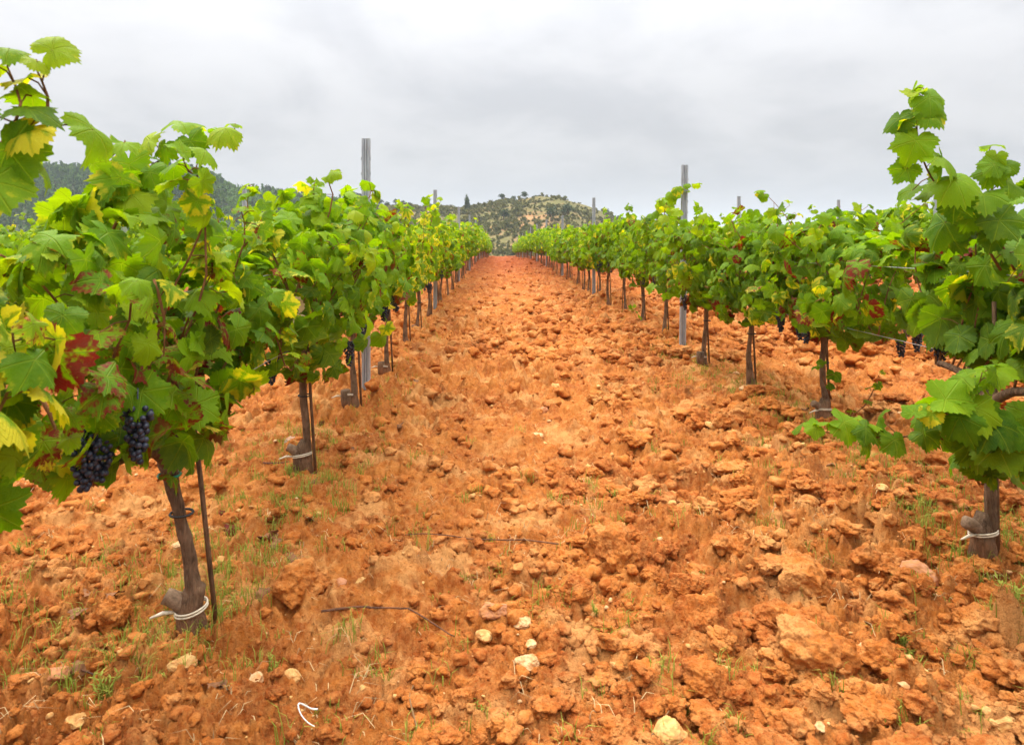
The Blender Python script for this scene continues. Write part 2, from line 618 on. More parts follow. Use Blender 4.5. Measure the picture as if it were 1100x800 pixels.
def mat_foliage(name, dark, light, scale=0.25, trans=0.15):
    m, h = new_mat(name)
    pos = h.n("ShaderNodeNewGeometry").outputs["Position"]
    oi = h.n("ShaderNodeVertexColor", layer_name="tint").outputs[0]
    s = h.n("ShaderNodeSeparateColor", ins={0: oi})
    n = h.noise(pos, scale, 3, 0.6)
    f = h.math("ADD", h.math("MULTIPLY", n, 0.5), h.math("MULTIPLY", s.outputs[0], 0.5))
    col = h.mix(h.mapr(f, 0.3, 0.7), dark, light)
    pr = principled(h, col, 0.8, None, 0.15)
    tr = h.n("ShaderNodeBsdfTranslucent", ins={0: col})
    mx = h.n("ShaderNodeMixShader", ins={0: trans, 1: pr, 2: tr.outputs[0]})
    finish(h, mx.outputs[0])
    return m


def mat_hill(name, stops, scale):
    m, h = new_mat(name)
    pos = h.n("ShaderNodeNewGeometry").outputs["Position"]
    n = h.noise(pos, scale, 6, 0.65)
    n2 = h.noise(pos, scale * 9, 4, 0.6)
    f = h.math("ADD", h.math("MULTIPLY", n, 0.65), h.math("MULTIPLY", n2, 0.35))
    finish(h, principled(h, h.ramp(f, stops), 0.95, None, 0.05))
    return m


def mat_metal():
    m, h = new_mat("galvanised_steel")
    pos = h.n("ShaderNodeNewGeometry").outputs["Position"]
    mp = h.n("ShaderNodeMapping", ins={0: pos})
    mp.inputs["Scale"].default_value = (1, 1, 0.08)
    n = h.noise(mp.outputs[0], 90, 4, 0.6)
    n2 = h.noise(pos, 9, 4, 0.6)
    col = h.mix(h.mapr(n, 0.3, 0.7), (0.25, 0.265, 0.28), (0.42, 0.44, 0.45))
    col = h.mix(h.mapr(n2, 0.5, 0.75, 0, 0.4), col, (0.22, 0.20, 0.18))
    finish(h, principled(h, col, 0.5, bump(h, n, 0.15, 0.002), 0.4, 0.35))
    return m


def mat_grape():
    m, h = new_mat("grape_skin")
    pos = h.n("ShaderNodeNewGeometry").outputs["Position"]
    n = h.noise(pos, 70, 3, 0.6)
    col = h.mix(h.mapr(n, 0.4, 0.65), (0.008, 0.009, 0.018), (0.036, 0.042, 0.066))
    finish(h, principled(h, col, 0.42, None, 0.4))
    return m


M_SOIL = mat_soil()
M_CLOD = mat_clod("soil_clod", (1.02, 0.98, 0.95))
M_STONE_PALE = mat_stone("pale_limestone", (0.52, 0.32, 0.14), (0.62, 0.43, 0.22))
M_STONE_OCHRE = mat_stone("ochre_stone", (0.56, 0.30, 0.08), (0.62, 0.40, 0.15))
M_STONE_PINK = mat_stone("pink_slate", (0.38, 0.15, 0.07), (0.44, 0.20, 0.10))
M_STONE_GREY = mat_stone("grey_stone", (0.26, 0.22, 0.19), (0.36, 0.31, 0.26))
M_BARK = mat_bark("vine_bark", (0.055, 0.030, 0.018), (0.25, 0.15, 0.085))
M_STAKE = mat_bark("weathered_stake", (0.09, 0.05, 0.028), (0.24, 0.14, 0.075))
M_CANE = mat_bark("young_cane", (0.16, 0.06, 0.025), (0.30, 0.14, 0.05))
M_TWIG = mat_bark("dead_twig", (0.07, 0.035, 0.025), (0.17, 0.10, 0.07))
M_LEAF = mat_leaf()
M_GRAPE = mat_grape()
M_METAL = mat_metal()
M_WIRE = mat_plain("steel_wire", (0.45, 0.45, 0.46), 0.4, 0.5, 0.1, 20, 0.6, 0.05)
M_RAG = mat_plain("pale_plastic_band", (0.58, 0.48, 0.34), 0.6, 0.3, 0.3, 60)
M_TIE = mat_plain("black_tie", (0.03, 0.028, 0.025), 0.6, 0.3, 0.2, 60)
M_GREENTIE = mat_plain("green_tie", (0.01, 0.28, 0.17), 0.5, 0.4, 0.2, 60)
M_WHITE = mat_plain("white_coated_wire", (0.74, 0.72, 0.66), 0.5, 0.4, 0.1, 40)
M_CUT = mat_plain("weathered_cut_wood", (0.20, 0.125, 0.075), 0.9, 0.1, 0.35, 90, 0, 0.7)
M_GRASS = mat_foliage("grass_blade", (0.17, 0.22, 0.02), (0.34, 0.36, 0.06), 3.0, 0.35)
M_STRAW = mat_foliage("dry_straw", (0.22, 0.12, 0.05), (0.60, 0.42, 0.20), 3.0, 0.1)
M_SCRUB = mat_foliage("hill_scrub", (0.095, 0.104, 0.030), (0.180, 0.170, 0.056), 0.12, 0.3)
M_PINE = mat_foliage("pine_needles", (0.030, 0.080, 0.010), (0.110, 0.205, 0.024), 0.06, 0.2)
M_TREE = mat_foliage("tree_leaves", (0.030, 0.052, 0.018), (0.085, 0.115, 0.040), 0.3, 0.1)
M_HILL = mat_hill("dry_hillside", [(0.38, (0.100, 0.098, 0.032)), (0.50, (0.145, 0.120, 0.045)), (0.57, (0.23, 0.140, 0.060)), (0.65, (0.40, 0.20, 0.09))], 0.035)
M_FOREST = mat_hill("forest_floor", [(0.35, (0.030, 0.045, 0.018)), (0.65, (0.075, 0.085, 0.035))], 0.03)
M_FARHILL = mat_hill("far_mountain", [(0.35, (0.06, 0.085, 0.06)), (0.65, (0.14, 0.14, 0.10))], 0.003)
M_PYLON = mat_plain("pylon_steel", (0.30, 0.31, 0.32), 0.5, 0.4, 0.1, 2, 0.3, 0.0)
M_REDLEAF = None

# ------------------------------------------------------------------ ground
def build_ground():
    # one sheet, finely divided where the camera is near: rows grow with distance
    t_in = np.linspace(-1.02, 1.02, 1060)
    t_out = np.array([1.06, 1.15, 1.3, 1.6, 2.0, 2.8, 4.0, 6.0, 9.0])
    t = np.concatenate([-t_out[::-1], t_in, t_out])
    yy = np.concatenate([np.linspace(0.12, 1.55, 26)[:-1], np.exp(np.linspace(math.log(1.55), math.log(90), 1250)), np.exp(np.linspace(math.log(92), math.log(5000), 56))])
    T, Y = np.meshgrid(t, yy)
    X = T * Y
    Y = Y - 0.45
    Z = np.concatenate([ground_h(a, b) for a, b in zip(np.array_split(X, 8), np.array_split(Y, 8))])
    v = np.stack([X, Y, Z], -1).reshape(-1, 3)
    nr, nc = X.shape
    i = (np.arange(nr - 1)[:, None] * nc + np.arange(nc - 1)[None, :]).ravel()
    f = np.stack([i, i + 1, i + nc + 1, i + nc], 1)
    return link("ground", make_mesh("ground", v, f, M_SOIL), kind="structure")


build_ground()


# ------------------------------------------------------------------ hills
def ridge_mesh(name, mat, prof, D, front, back, base, noise_amp, nx=160, ny=60, seed=0):
    xs = np.array([(p[0] - CX) / F_PX * D for p in prof])
    zs = np.array([CAM_H + (CY - p[1]) / F_PX * D for p in prof])
    X = np.linspace(xs[0], xs[-1], nx)
    zc = np.interp(X, xs, zs)
    k = np.ones(5) / 5
    zc = np.convolve(np.pad(zc, 2, mode="edge"), k, "valid")

    def h(x, y):
        c = np.interp(x, X, zc)
        s = np.where(y < D, sstep(front, D, y) ** 0.8, 1 - sstep(D, back, y))
        return base + (c - base) * s + noise_amp * fbm2(x / D * 22, y / D * 22, 4, seed) * (0.3 + 0.7 * s)
    Y = np.concatenate([np.linspace(front, D, ny), np.linspace(D, back, ny // 3)[1:]])
    XX, YY = np.meshgrid(X, Y)
    XX2 = XX * (YY / D)
    ZZ = h(XX, YY)
    v = np.stack([XX2, YY, ZZ], -1).reshape(-1, 3)
    nr, nc = XX.shape
    i = (np.arange(nr - 1)[:, None] * nc + np.arange(nc - 1)[None, :]).ravel()
    f = np.stack([i, i + 1, i + nc + 1, i + nc], 1)
    link(name, make_mesh(name, v, f, mat), kind="structure")
    return lambda px, y: ((px - CX) / F_PX * y, y, float(h(np.array([(px - CX) / F_PX * D]), np.array([y]))[0]))


DC, DL = 300.0, 430.0
hill_at = ridge_mesh("hill", M_HILL, [(120, 275), (290, 258), (345, 236), (385, 223), (430, 224), (480, 225), (520, 223), (545, 220), (572, 215), (600, 215), (625, 222),
                     (650, 233), (680, 241), (710, 248), (760, 254), (830, 262), (950, 270)], DC, 130, 420, -14, 2.2, seed=71)
pine_at = ridge_mesh("forested_hill", M_FOREST, [(-500, 213), (-200, 203), (0, 193), (80, 190), (150, 188), (200, 192), (225, 197), (243, 206), (300, 215),
                     (350, 220), (400, 231), (450, 246), (520, 262)], DL, 200, 560, -14, 3.0, seed=73)
far_at = ridge_mesh("mountain", M_FARHILL, [(560, 262), (640, 250), (670, 242), (692, 236), (706, 238), (722, 246), (760, 249), (800, 244), (835, 241), (868, 243), (905, 247),
                    (950, 249), (1000, 246), (1060, 243), (1150, 245), (1300, 250), (1500, 258)], 2500.0, 1700, 3200, -25, 9.0, seed=77)

rs = np.random.default_rng(7)


def clump(n, rx, rz, cz, leaf, seed, lobes=7, cone=False):
    """a crown of many small leaf faces gathered in clumps, with gaps"""
    g = np.random.default_rng(seed)
    cen = g.normal(size=(lobes, 3))
    cen /= np.linalg.norm(cen, axis=1, keepdims=True)
    cen *= g.uniform(0.3, 0.75, (lobes, 1))
    which = g.integers(0, lobes, n)
    p = g.normal(size=(n, 3))
    p /= np.linalg.norm(p, axis=1, keepdims=True)
    p = cen[which] + p * g.uniform(0.25, 0.5, (n, 1))
    if cone:
        hgt = g.uniform(0, 1, n) ** 1.4
        ang = g.uniform(0, 6.283, n)
        rr = (1 - hgt) * g.uniform(0.4, 1.0, n) * (0.75 + 0.35 * np.sin(hgt * 30))
        p = np.stack([np.cos(ang) * rr, np.sin(ang) * rr, hgt * 2 - 1], 1)
    c = p * np.array([rx, rx, rz]) + np.array([0, 0, cz])
    a = g.normal(size=(n, 3))
    b = g.normal(size=(n, 3))
    sz = leaf * g.uniform(0.6, 1.3, (n, 1))
    a = a / np.linalg.norm(a, axis=1, keepdims=True) * sz
    b = b / np.linalg.norm(b, axis=1, keepdims=True) * sz
    if cone:
        a[:, 2] = -abs(a[:, 2]) * 0.6
    v = np.stack([c + a, c - a * 0.5 + b, c - a * 0.5 - b], 1).reshape(-1, 3)
    f = np.arange(n * 3).reshape(-1, 3)
    tone = np.repeat(np.clip(0.5 + 0.28 * p[:, 2] * 0 + g.normal(size=n) * 0.2 + (g.uniform(-0.2, 0.2, lobes))[which], 0, 1), 3)
    col = np.stack([tone, tone, tone, np.ones_like(tone)], 1)
    return v, f, col


# hill scrub: far too many bushes to count
def scrub():
    g = Geo()
    pat = [clump(46, 1.0, 0.75, 0.6, 0.42, 100 + k, 5) for k in range(6)]
    n = 0
    while n < 9500:
        px, y = rs.uniform(330, 700), 140 + (DC - 140 + 6) * rs.uniform(0, 1) ** 0.7
        p = hill_at(px, y)
        if fbm2(np.array([p[0] / 16.0]), np.array([p[1] / 16.0]), 3, 91)[0] < rs.uniform(-0.7, 0.15):
            n += 0.35
            continue
        v, f, c = pat[rs.integers(6)]
        s = rs.uniform(0.3, 0.75) * (1.9 if rs.uniform() < 0.12 else 1.0)
        if 560 < px < 650 and y > DC - 45 and rs.uniform() < 0.75:
            n += 0.35
            continue
        cc = c.copy()
        cc[:, :3] = np.clip(cc[:, :3] + rs.normal() * 0.22, 0, 1)
        g.add(v * s + np.array(p), f, None, cc)
        n += 1
    link("scrub", g.mesh("scrub", M_SCRUB, False, False, True), kind="stuff",
         label="low olive green scrub dotting the dry hillside past the vineyard", cat="scrub")


scrub()


def forest():
    g = Geo()
    pat = [clump(90, 1.25, 3.0, 3.2, 0.75, 200 + k, 6, True) for k in range(5)]
    pat += [clump(70, 1.7, 1.8, 3.0, 0.75, 260 + k, 7) for k in range(3)]
    for _ in range(3600):
        px, y = rs.uniform(-70, 430), 260 + (DL - 255) * rs.uniform(0, 1) ** 0.6
        p = pine_at(px, y)
        broad = rs.uniform() < (0.12 if px < 240 else 0.75)
        v, f, c = pat[rs.integers(5, 8) if broad else rs.integers(0, 5)]
        s = rs.uniform(0.75, 1.25)
        cc = c.copy()
        cc[:, :3] = np.clip(cc[:, :3] + rs.normal() * 0.22 + (0.25 if broad else -0.05), 0, 1)
        g.add(v * s * np.array([1, 1, rs.uniform(0.8, 1.1)]) + np.array(p), f, None, cc)
    link("forest", g.mesh("forest", M_PINE, False, False, True), kind="stuff", label="dark conifer wood covering the hazy hill slope", cat="forest")


forest()


def tree(kind, px, y, hgt, label, group="trees scattered on the hill ridges", where=None):
    x, yy, z = (where or hill_at)(px, y)
    root = link(kind, None, None, (x, yy, z - 0.3), rs.uniform(0, 6.28), label, "tree", group)
    key = kind
    if key not in tree.cache:
        if kind == "cypress_tree":
            v, f, c = clump(900, 0.24, 0.60, 0.52, 0.05, 311, 16)
        elif kind == "pine_tree":
            v, f, c = clump(420, 0.36, 0.30, 0.66, 0.055, 312, 10)
        else:
            v, f, c = clump(420, 0.46, 0.36, 0.56, 0.06, 313, 11)
        a = Geo()
        a.add(v, f, None, c)
        b = Geo()
        b.tube([(0, 0, 0), (0.01, 0.01, 0.3), (0, 0.02, 0.62)], [0.035, 0.025, 0.01], 6)
        b.tube([(0, 0, 0.3), (0.12, 0.04, 0.6)], [0.015, 0.006], 5)
        b.tube([(0, 0, 0.34), (-0.1, 0.06, 0.62)], [0.015, 0.006], 5)
        tree.cache[key] = (a.mesh("crown", M_TREE, False, False, True), b.mesh("trunk", M_TWIG))
    cr, tr = tree.cache[key]
    for nm, me in (("crown", cr), ("trunk", tr)):
        link(nm, me, root)
    root.scale = (hgt * rs.uniform(0.85, 1.1),) * 2 + (hgt,)
    return root


tree.cache = {}
tree("cypress_tree", 502, 258, 5.4, "dark upright conifer standing alone below the ridge near the far end of the path")
tree("pine_tree", 539, DC - 2, 4.2, "open-crowned pine on the bare ridge just above the path's far end")
tree("bushy_tree", 552, DC - 6, 3.0, "low rounded bush tree on the ridge beside the open-crowned pine")
tree("bushy_tree", 563, DC - 12, 3.8, "dark rounded tree on the slope at the shoulder of the bald hilltop")
tree("bushy_tree", 577, DC - 1, 2.6, "small round tree on the left edge of the bald hilltop")
tree("pine_tree", 587, DC, 1.8, "tiny slim tree in the middle of the bald hilltop")
tree("bushy_tree", 604, DC - 1, 3.4, "dark dome-shaped tree on the far brow of the bald hilltop")
tree("bushy_tree", 652, DC - 3, 4.0, "dark tree where the hill crest drops behind the second steel post")
tree("bushy_tree", 592, 225, 5.4, "broad dark tree halfway down the hillside under the bald top")
tree("bushy_tree", 610, 235, 5.0, "dark tree on the hillside right below the dome-shaped one")
tree("bushy_tree", 541, 240, 4.4, "round tree beside the bare orange bank on the hillside")
tree("pine_tree", 384, 286, 7.5, "tall dark pine group behind the tallest steel post")
tree("pine_tree", 408, DC - 3, 4.4, "first pine of the short line on the ridge past the tallest steel post")
tree("bushy_tree", 416, DC - 2, 3.4, "squat tree second in the short line on the ridge")
tree("pine_tree", 425, DC - 2, 3.9, "third tree in the short line on the ridge, slightly pointed")
tree("bushy_tree", 433, DC - 2, 3.2, "last and lowest tree in the short line on the ridge")
tree("pine_tree", 287, DL - 6, 8.5, "taller tree sticking out of the wooded crest", where=pine_at)
tree("bushy_tree", 301, DL - 6, 6.5, "rounded tree on the wooded crest beside the taller one", where=pine_at)


def pylon(px, y, ytop, label):
    x, yy, zt = at(px, ytop, y)
    zb = float(macro(np.array([x]), np.array([yy]))[0])
    H = zt - zb
    g = Geo()
    for sx in (-1, 1):
        for sy in (-1, 1):
            g.tube([(sx * H * 0.09, sy * H * 0.09, 0), (sx * H * 0.03, sy * H * 0.03, H * 0.6), (0, 0, H)], 0.12, 4)
    for k in range(7):
        z0, z1 = H * k / 8, H * (k + 1) / 8
        w0, w1 = H * (0.09 - 0.06 * min(1, z0 / H / 0.6)), H * (0.09 - 0.06 * min(1, z1 / H / 0.6))
        for s in (-1, 1):
            g.tube([(-w0, s * w0, z0), (w1, s * w1, z1)], 0.07, 3)
            g.tube([(w0, s * w0, z0), (-w1, s * w1, z1)], 0.07, 3)
    root = link("pylon", g.mesh("pylon", M_PYLON), None, (x, yy, zb), 0.2, label, "pylon", "faint pylons beyond the field")
    for z in (0.72, 0.84):
        a = Geo()
        a.tube([(-H * 0.2, 0, H * z), (0, 0, H * (z + 0.03)), (H * 0.2, 0, H * z)], 0.1, 4)
        a.tube([(-H * 0.2, 0, H * z), (H * 0.2, 0, H * z)], 0.1, 4)
        link("crossarm", a.mesh("crossarm", M_PYLON), root)


pylon(838, 620, 232, "faint grey pylon on the skyline above the lowest dip in the vine tops")
pylon(926, 760, 231, "faint thin pylon on the skyline past the post wrapped in a trailing shoot")


# ------------------------------------------------------------------ leaves
def leaf_template(N, rings, teeth, variant=0):
    rg = np.random.default_rng(N + variant)
    ctrl = [(0, 1.0), (14, 0.91), (28, 0.84), (42, 0.90), (55, 0.95), (70, 0.86), (86, 0.78), (100, 0.80), (114, 0.83), (132, 0.76), (150, 0.65), (166, 0.48), (180, 0.16)]
    if variant == 1:
        ctrl = [(0, 1.0), (16, 0.86), (28, 0.72), (42, 0.84), (54, 0.95), (68, 0.80), (84, 0.68), (100, 0.75), (114, 0.81), (132, 0.71), (150, 0.60), (166, 0.44), (180, 0.12)]
    a = np.array([c[0] for c in ctrl], float)
    r0 = np.array([c[1] for c in ctrl])
    th = (np.arange(N) + 0.5) / N * 2 * math.pi - math.pi
    r = np.interp(np.abs(np.degrees(th)), a, r0)
    tooth = np.where(np.arange(N) % 2 == 0, 1.0, -1.0) * teeth * rg.uniform(0.5, 1.5, N)
    ro = r * (1 + tooth * (np.abs(th) < 2.8))
    pts = [np.zeros((1, 2))]
    fr = np.linspace(0, 1, rings + 1)[1:]
    for q in fr:
        rr = (ro if q == 1 else r * (1 - 0.0)) * q
        pts.append(np.stack([np.sin(th) * rr, np.cos(th) * rr], 1))
    v = np.vstack(pts)
    f = []
    for j in range(N):
        k = (j + 1) % N
        f.append((0, 1 + k, 1 + j))
        for q in range(rings - 1):
            b0, b1 = 1 + q * N, 1 + (q + 1) * N
            f += [(b0 + j, b0 + k, b1 + k), (b0 + j, b1 + k, b1 + j)]
    return v, np.array(f)


LT = {"hi": [leaf_template(56, 3, 0.055, 0), leaf_template(56, 3, 0.055, 1)],
      "mid": [leaf_template(26, 2, 0.06, 0), leaf_template(26, 2, 0.06, 1)],
      "lo": [leaf_template(13, 1, 0.05, 0), leaf_template(13, 1, 0.05, 1)]}


def unit(a):
    return a / (np.linalg.norm(a, axis=-1, keepdims=True) + 1e-9)


def add_leaves(geo, P, Nrm, Tip, size, tint, lod, g):
    """P junction of petiole and blade, Nrm upper side, Tip towards the point of the leaf"""
    if not len(P):
        return
    Nrm = unit(Nrm)
    Tip = unit(Tip - Nrm * np.sum(Tip * Nrm, 1, keepdims=True))
    S = np.cross(Tip, Nrm)
    var = g.integers(0, 2, len(P))
    for vi in (0, 1):
        idx = np.where(var == vi)[0]
        if not len(idx):
            continue
        t, f = LT[lod][vi]
        m, n = len(idx), len(t)
        x, y = t[:, 0][None], t[:, 1][None]
        r2 = x * x + y * y
        th = np.arctan2(x, y)
        droop = g.uniform(0.10, 0.62, (m, 1))
        fold = g.uniform(0.0, 0.45, (m, 1)) * g.choice([1, 1, -0.5], (m, 1))
        wav = g.uniform(0.06, 0.26, (m, 1))
        ph = g.uniform(0, 6.28, (m, 1))
        curl = g.uniform(-0.1, 0.25, (m, 1))
        z = -droop * r2 + fold * np.abs(x) + wav * np.sin(3 * th + ph) * r2 + 0.08 * np.sin(7 * th + 2 * ph) * r2 * np.sqrt(r2) - curl * np.maximum(y, 0) ** 2
        z = z + 0.10 * np.exp(-(np.abs(x) / 0.12)) * 0 + 0.035 * np.cos(th * 6.4) * np.sqrt(r2)
        asp = g.uniform(0.9, 1.1, (m, 1))
        s = size[idx][:, None]
        v = P[idx][:, None] + (x * asp * s)[..., None] * S[idx][:, None] + (y * s)[..., None] * Tip[idx][:, None] + (z * s)[..., None] * Nrm[idx][:, None]
        ff = (f[None] + (np.arange(m) * n)[:, None, None]).reshape(-1, 3)
        uv = np.tile(t, (m, 1))
        col = np.repeat(np.concatenate([tint[idx], np.ones((m, 1))], 1), n, 0)
        geo.add(v.reshape(-1, 3), ff, uv, col)


def smooth_poly(pts, n):
    pts = np.asarray(pts, float)
    k = len(pts)
    t = np.linspace(0, k - 1, n)
    P = np.vstack([2 * pts[0] - pts[1], pts, 2 * pts[-1] - pts[-2]])
    i = np.clip(t.astype(int), 0, k - 2)
    u = (t - i)[:, None]
    p0, p1, p2, p3 = P[i], P[i + 1], P[i + 2], P[i + 3]
    return 0.5 * (2 * p1 + (p2 - p0) * u + (2 * p0 - 5 * p1 + 4 * p2 - p3) * u ** 2 + (3 * p1 - p0 - 3 * p2 + p3) * u ** 3)


TONE = [0.0]


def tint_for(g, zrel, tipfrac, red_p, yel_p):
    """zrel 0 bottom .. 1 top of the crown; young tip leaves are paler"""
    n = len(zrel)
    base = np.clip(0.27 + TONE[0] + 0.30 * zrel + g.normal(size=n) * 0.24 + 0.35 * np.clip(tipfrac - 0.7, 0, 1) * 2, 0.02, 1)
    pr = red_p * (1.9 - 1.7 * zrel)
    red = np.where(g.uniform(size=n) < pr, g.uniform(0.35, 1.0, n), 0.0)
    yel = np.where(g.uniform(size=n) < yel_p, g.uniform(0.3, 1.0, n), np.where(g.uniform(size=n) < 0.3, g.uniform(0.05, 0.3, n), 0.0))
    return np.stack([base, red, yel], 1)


def grow_along(poly, g, leafg, caneg, lod, size, red_p=0.04, yel_p=0.1, face=None, cane_r=0.0045, gap=0.062, spread=1.0, zspan=(0.5, 1.45), petiole=0.075):
    """leaves set alternately along one shoot, each on its own petiole"""
    L = np.linalg.norm(np.diff(poly, axis=0), axis=1).sum()
    n = max(3, int(L / gap))
    pts = smooth_poly(poly, n + 1) if len(poly) > 2 else np.linspace(poly[0], poly[-1], n + 1)
    tan = unit(np.gradient(pts, axis=0))
    if lod != "lo":
        caneg.tube(pts, np.linspace(cane_r, 0.0014, n + 1), 6 if lod == "hi" else 4)
    fr = np.arange(n + 1) / n
    k = np.arange(1, n + 1)
    p, tn, q = pts[k], tan[k], fr[k]
    m = len(p)
    side = unit(np.cross(tn, np.array([0.13, 0.2, 1.0]) + g.normal(size=(m, 3)) * 0.5))
    side *= np.where(k % 2 == 0, 1.0, -1.0)[:, None]
    outd = side * 0.8 + g.normal(size=(m, 3)) * 0.45 * spread + np.array([0, 0, 0.35])
    if face is not None:
        outd = outd + np.asarray(face) * 0.7
    outd = unit(outd)
    sz = size * np.clip(1.08 - 0.75 * np.clip(q - 0.35, 0, 1) ** 1.1, 0.3, 1) * g.uniform(0.6, 1.12, m)
    plen = petiole * sz / size * g.uniform(0.7, 1.25, m)
    J = p + outd * plen[:, None]
    J[:, 2] -= plen * 0.15
    nrm = outd * 0.8 + np.array([0, 0, 0.42]) + g.normal(size=(m, 3)) * 0.38
    if face is not None:
        nrm = nrm + np.asarray(face) * 0.5
    tip = outd * 0.55 + np.array([0, 0, -0.75]) + g.normal(size=(m, 3)) * 0.4
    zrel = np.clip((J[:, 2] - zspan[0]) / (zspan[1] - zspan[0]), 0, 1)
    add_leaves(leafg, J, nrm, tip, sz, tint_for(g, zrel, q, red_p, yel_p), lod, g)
    if lod == "hi":
        for a, b in zip(p, J):
            mid = (a + b) / 2 + np.array([0, 0, 0.008])
            caneg.tube([a, mid, b], 0.0016, 4, cap=False)


def vine_geo(seed, lod, width=0.34, top=1.36, bottom=0.60, half=0.72, yel_p=0.07, red_p=0.07, size=0.076, nshell=330, nshoot=14, xoff=0.0, head=0.60,
             yrange=None, lean=(0.0, 0.0), peak=0.0, dipk=0.62, wildness=0.22):
    g = np.random.default_rng(seed)
    leafg, caneg, trunk = Geo(), Geo(), Geo()
    y0, y1 = yrange if yrange else (-half, half)
    # trunk with a bent, thick foot and two arms trained along the wire
    sides = {"hi": 16, "mid": 9, "lo": 6}[lod]
    zt = np.linspace(-0.06, head, {"hi": 26, "mid": 12, "lo": 6}[lod])
    wob = 0.011
    u = np.clip((zt + 0.06) / (head + 0.06), 0, 1)
    tp = np.stack([lean[0] * u + wob * np.sin(zt * 9 + seed), lean[1] * u + wob * np.cos(zt * 7 + seed * 2), zt], 1)
    rad = 0.0175 + 0.019 * np.exp(-np.maximum(zt, 0) / 0.10) + 0.009 * np.exp(-((zt - head) / 0.07) ** 2)
    trunk.tube(tp, rad, sides, 0.42 if lod != "lo" else 0.1, seed)
    hd = tp[-1]
    for s in (-1, 1):
        ye = min(abs(y0 if s < 0 else y1) * 0.62, 0.45)
        arm = [hd + np.array([0, 0, -0.02]), hd + np.array([0.01, s * 0.10, 0.04]), hd + np.array([0.0, s * 0.28, 0.07]), hd + np.array([0, s * ye, 0.06])]
        trunk.tube(smooth_poly(arm, 10 if lod != "lo" else 4), np.linspace(0.020, 0.010, 10 if lod != "lo" else 4), max(5, sides // 2), 0.2 if lod != "lo" else 0, seed + 3)
    zc, hz_ = (top + bottom) / 2, (top - bottom) / 2
    # shoots
    for k in range(nshoot):
        s = -1 if k % 2 else 1
        yb = y0 + (y1 - y0) * (k + g.uniform(0.1, 0.9)) / nshoot
        st = np.array([hd[0], yb * 0.72, hd[2] + 0.06])
        wild = g.choice([0, 0, 0, wildness]) * g.uniform(0.5, 1.0)
        L = g.uniform(0.6, 1.05) * (top - bottom) / 0.76 + wild
        dx = s * g.uniform(0.0, 0.42)
        dr = np.array([dx, g.normal() * 0.25, 1.0])
        pts, p = [st], st.copy()
        for q in range(9):
            dr = unit(dr + np.array([s * 0.05, g.normal() * 0.10, -0.05 - 0.025 * q * g.uniform(0.2, 1.6)]))
            p = p + dr * L / 9
            p[2] = min(p[2], top + wild + g.uniform(-0.08, 0.14) - (top - bottom) * 0.65 * dipk * min(1.15, abs((p[1] - (y0 + y1) / 2 - peak) / ((y1 - y0) / 2))) ** 1.6)
            p[0] = np.clip(p[0], xoff - width * 0.95, xoff + width * 0.95)
            p[1] = np.clip(p[1], y0, y1)
            pts.append(p.copy())
        grow_along(np.array(pts), g, leafg, caneg, lod, size, red_p, yel_p, face=(s * 0.5, 0, 0), gap=0.062 if lod != "lo" else 0.085, zspan=(bottom, top))
    # lateral leaves that fill the skin of the crown
    n = nshell
    yy = g.uniform(y0, y1, n)
    ang = g.uniform(0, 2 * math.pi, n)
    ends = np.sqrt(np.clip(1.05 - (np.abs((yy - (y0 + y1) / 2) / ((y1 - y0) / 2)) ** 3) * 0.35, 0.2, 1))
    lump = 1 + 0.28 * fbm2(np.cos(ang) * 1.6 + seed * 3.1, yy * 3.2 + np.sin(ang) * 1.6, 3, seed)
    rr = g.uniform(0.55, 1.0, n) ** 0.6 * lump * ends
    yn = np.minimum(np.abs((yy - (y0 + y1) / 2 - peak) / ((y1 - y0) / 2)), 1.15)
    dip = 1 - dipk * yn ** 1.6
    sx, sz_ = np.cos(ang), np.sin(ang)
    P = np.stack([xoff + sx * width * rr * (1.0 - 0.28 * np.clip(sz_, -1, 1)), yy, zc + np.sign(sz_) * np.abs(sz_) ** 0.8 * hz_ * rr * np.where(sz_ > 0, dip, 1.0 - 0.4 * yn ** 2)], 1)
    outd = unit(np.stack([sx * 1.2, g.normal(size=n) * 0.45, sz_ * 0.6], 1))
    nrm = outd * 0.85 + np.array([0, 0, 0.34]) + g.normal(size=(n, 3)) * 0.42
    tip = outd * 0.35 + np.array([0, 0, -0.85]) + g.normal(size=(n, 3)) * 0.45
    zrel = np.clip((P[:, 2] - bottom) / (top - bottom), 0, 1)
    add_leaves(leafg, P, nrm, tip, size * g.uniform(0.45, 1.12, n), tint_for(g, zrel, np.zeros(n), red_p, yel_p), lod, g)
    trunk.path = tp
    return leafg, caneg, trunk, hd, g


def bunch_mesh(seed, sub=2, n=54, L=0.15):
    g = np.random.default_rng(seed)
    geo = Geo()
    v, f = ICO[sub]
    pts = []
    tries = 0
    while len(pts) < n and tries < 6000:
        tries += 1
        q = g.uniform() ** 0.8
        w = 0.043 * (1 - 0.72 * q) * (0.6 + 0.4 * min(1, q * 8))
        a = g.uniform(0, 6.28)
        p = np.array([math.cos(a) * w, math.sin(a) * w, -q * L]) * np.array([g.uniform(0.55, 1), g.uniform(0.55, 1), 1])
        if all(np.linalg.norm(p - o) > 0.0125 for o in pts):
            pts.append(p)
    for p in pts:
        geo.add(v * 0.0088 * g.uniform(0.85, 1.12) + p, f)
    geo.tube([(0, 0, 0.05), (0, 0, -L * 0.8)], 0.002, 5)
    return geo.mesh("grape_bunch", M_GRAPE)


BUNCH_HI = [bunch_mesh(500 + k, 2, 60) for k in range(3)]
BUNCH_LO = [bunch_mesh(510 + k, 1, 34, 0.13) for k in range(2)]


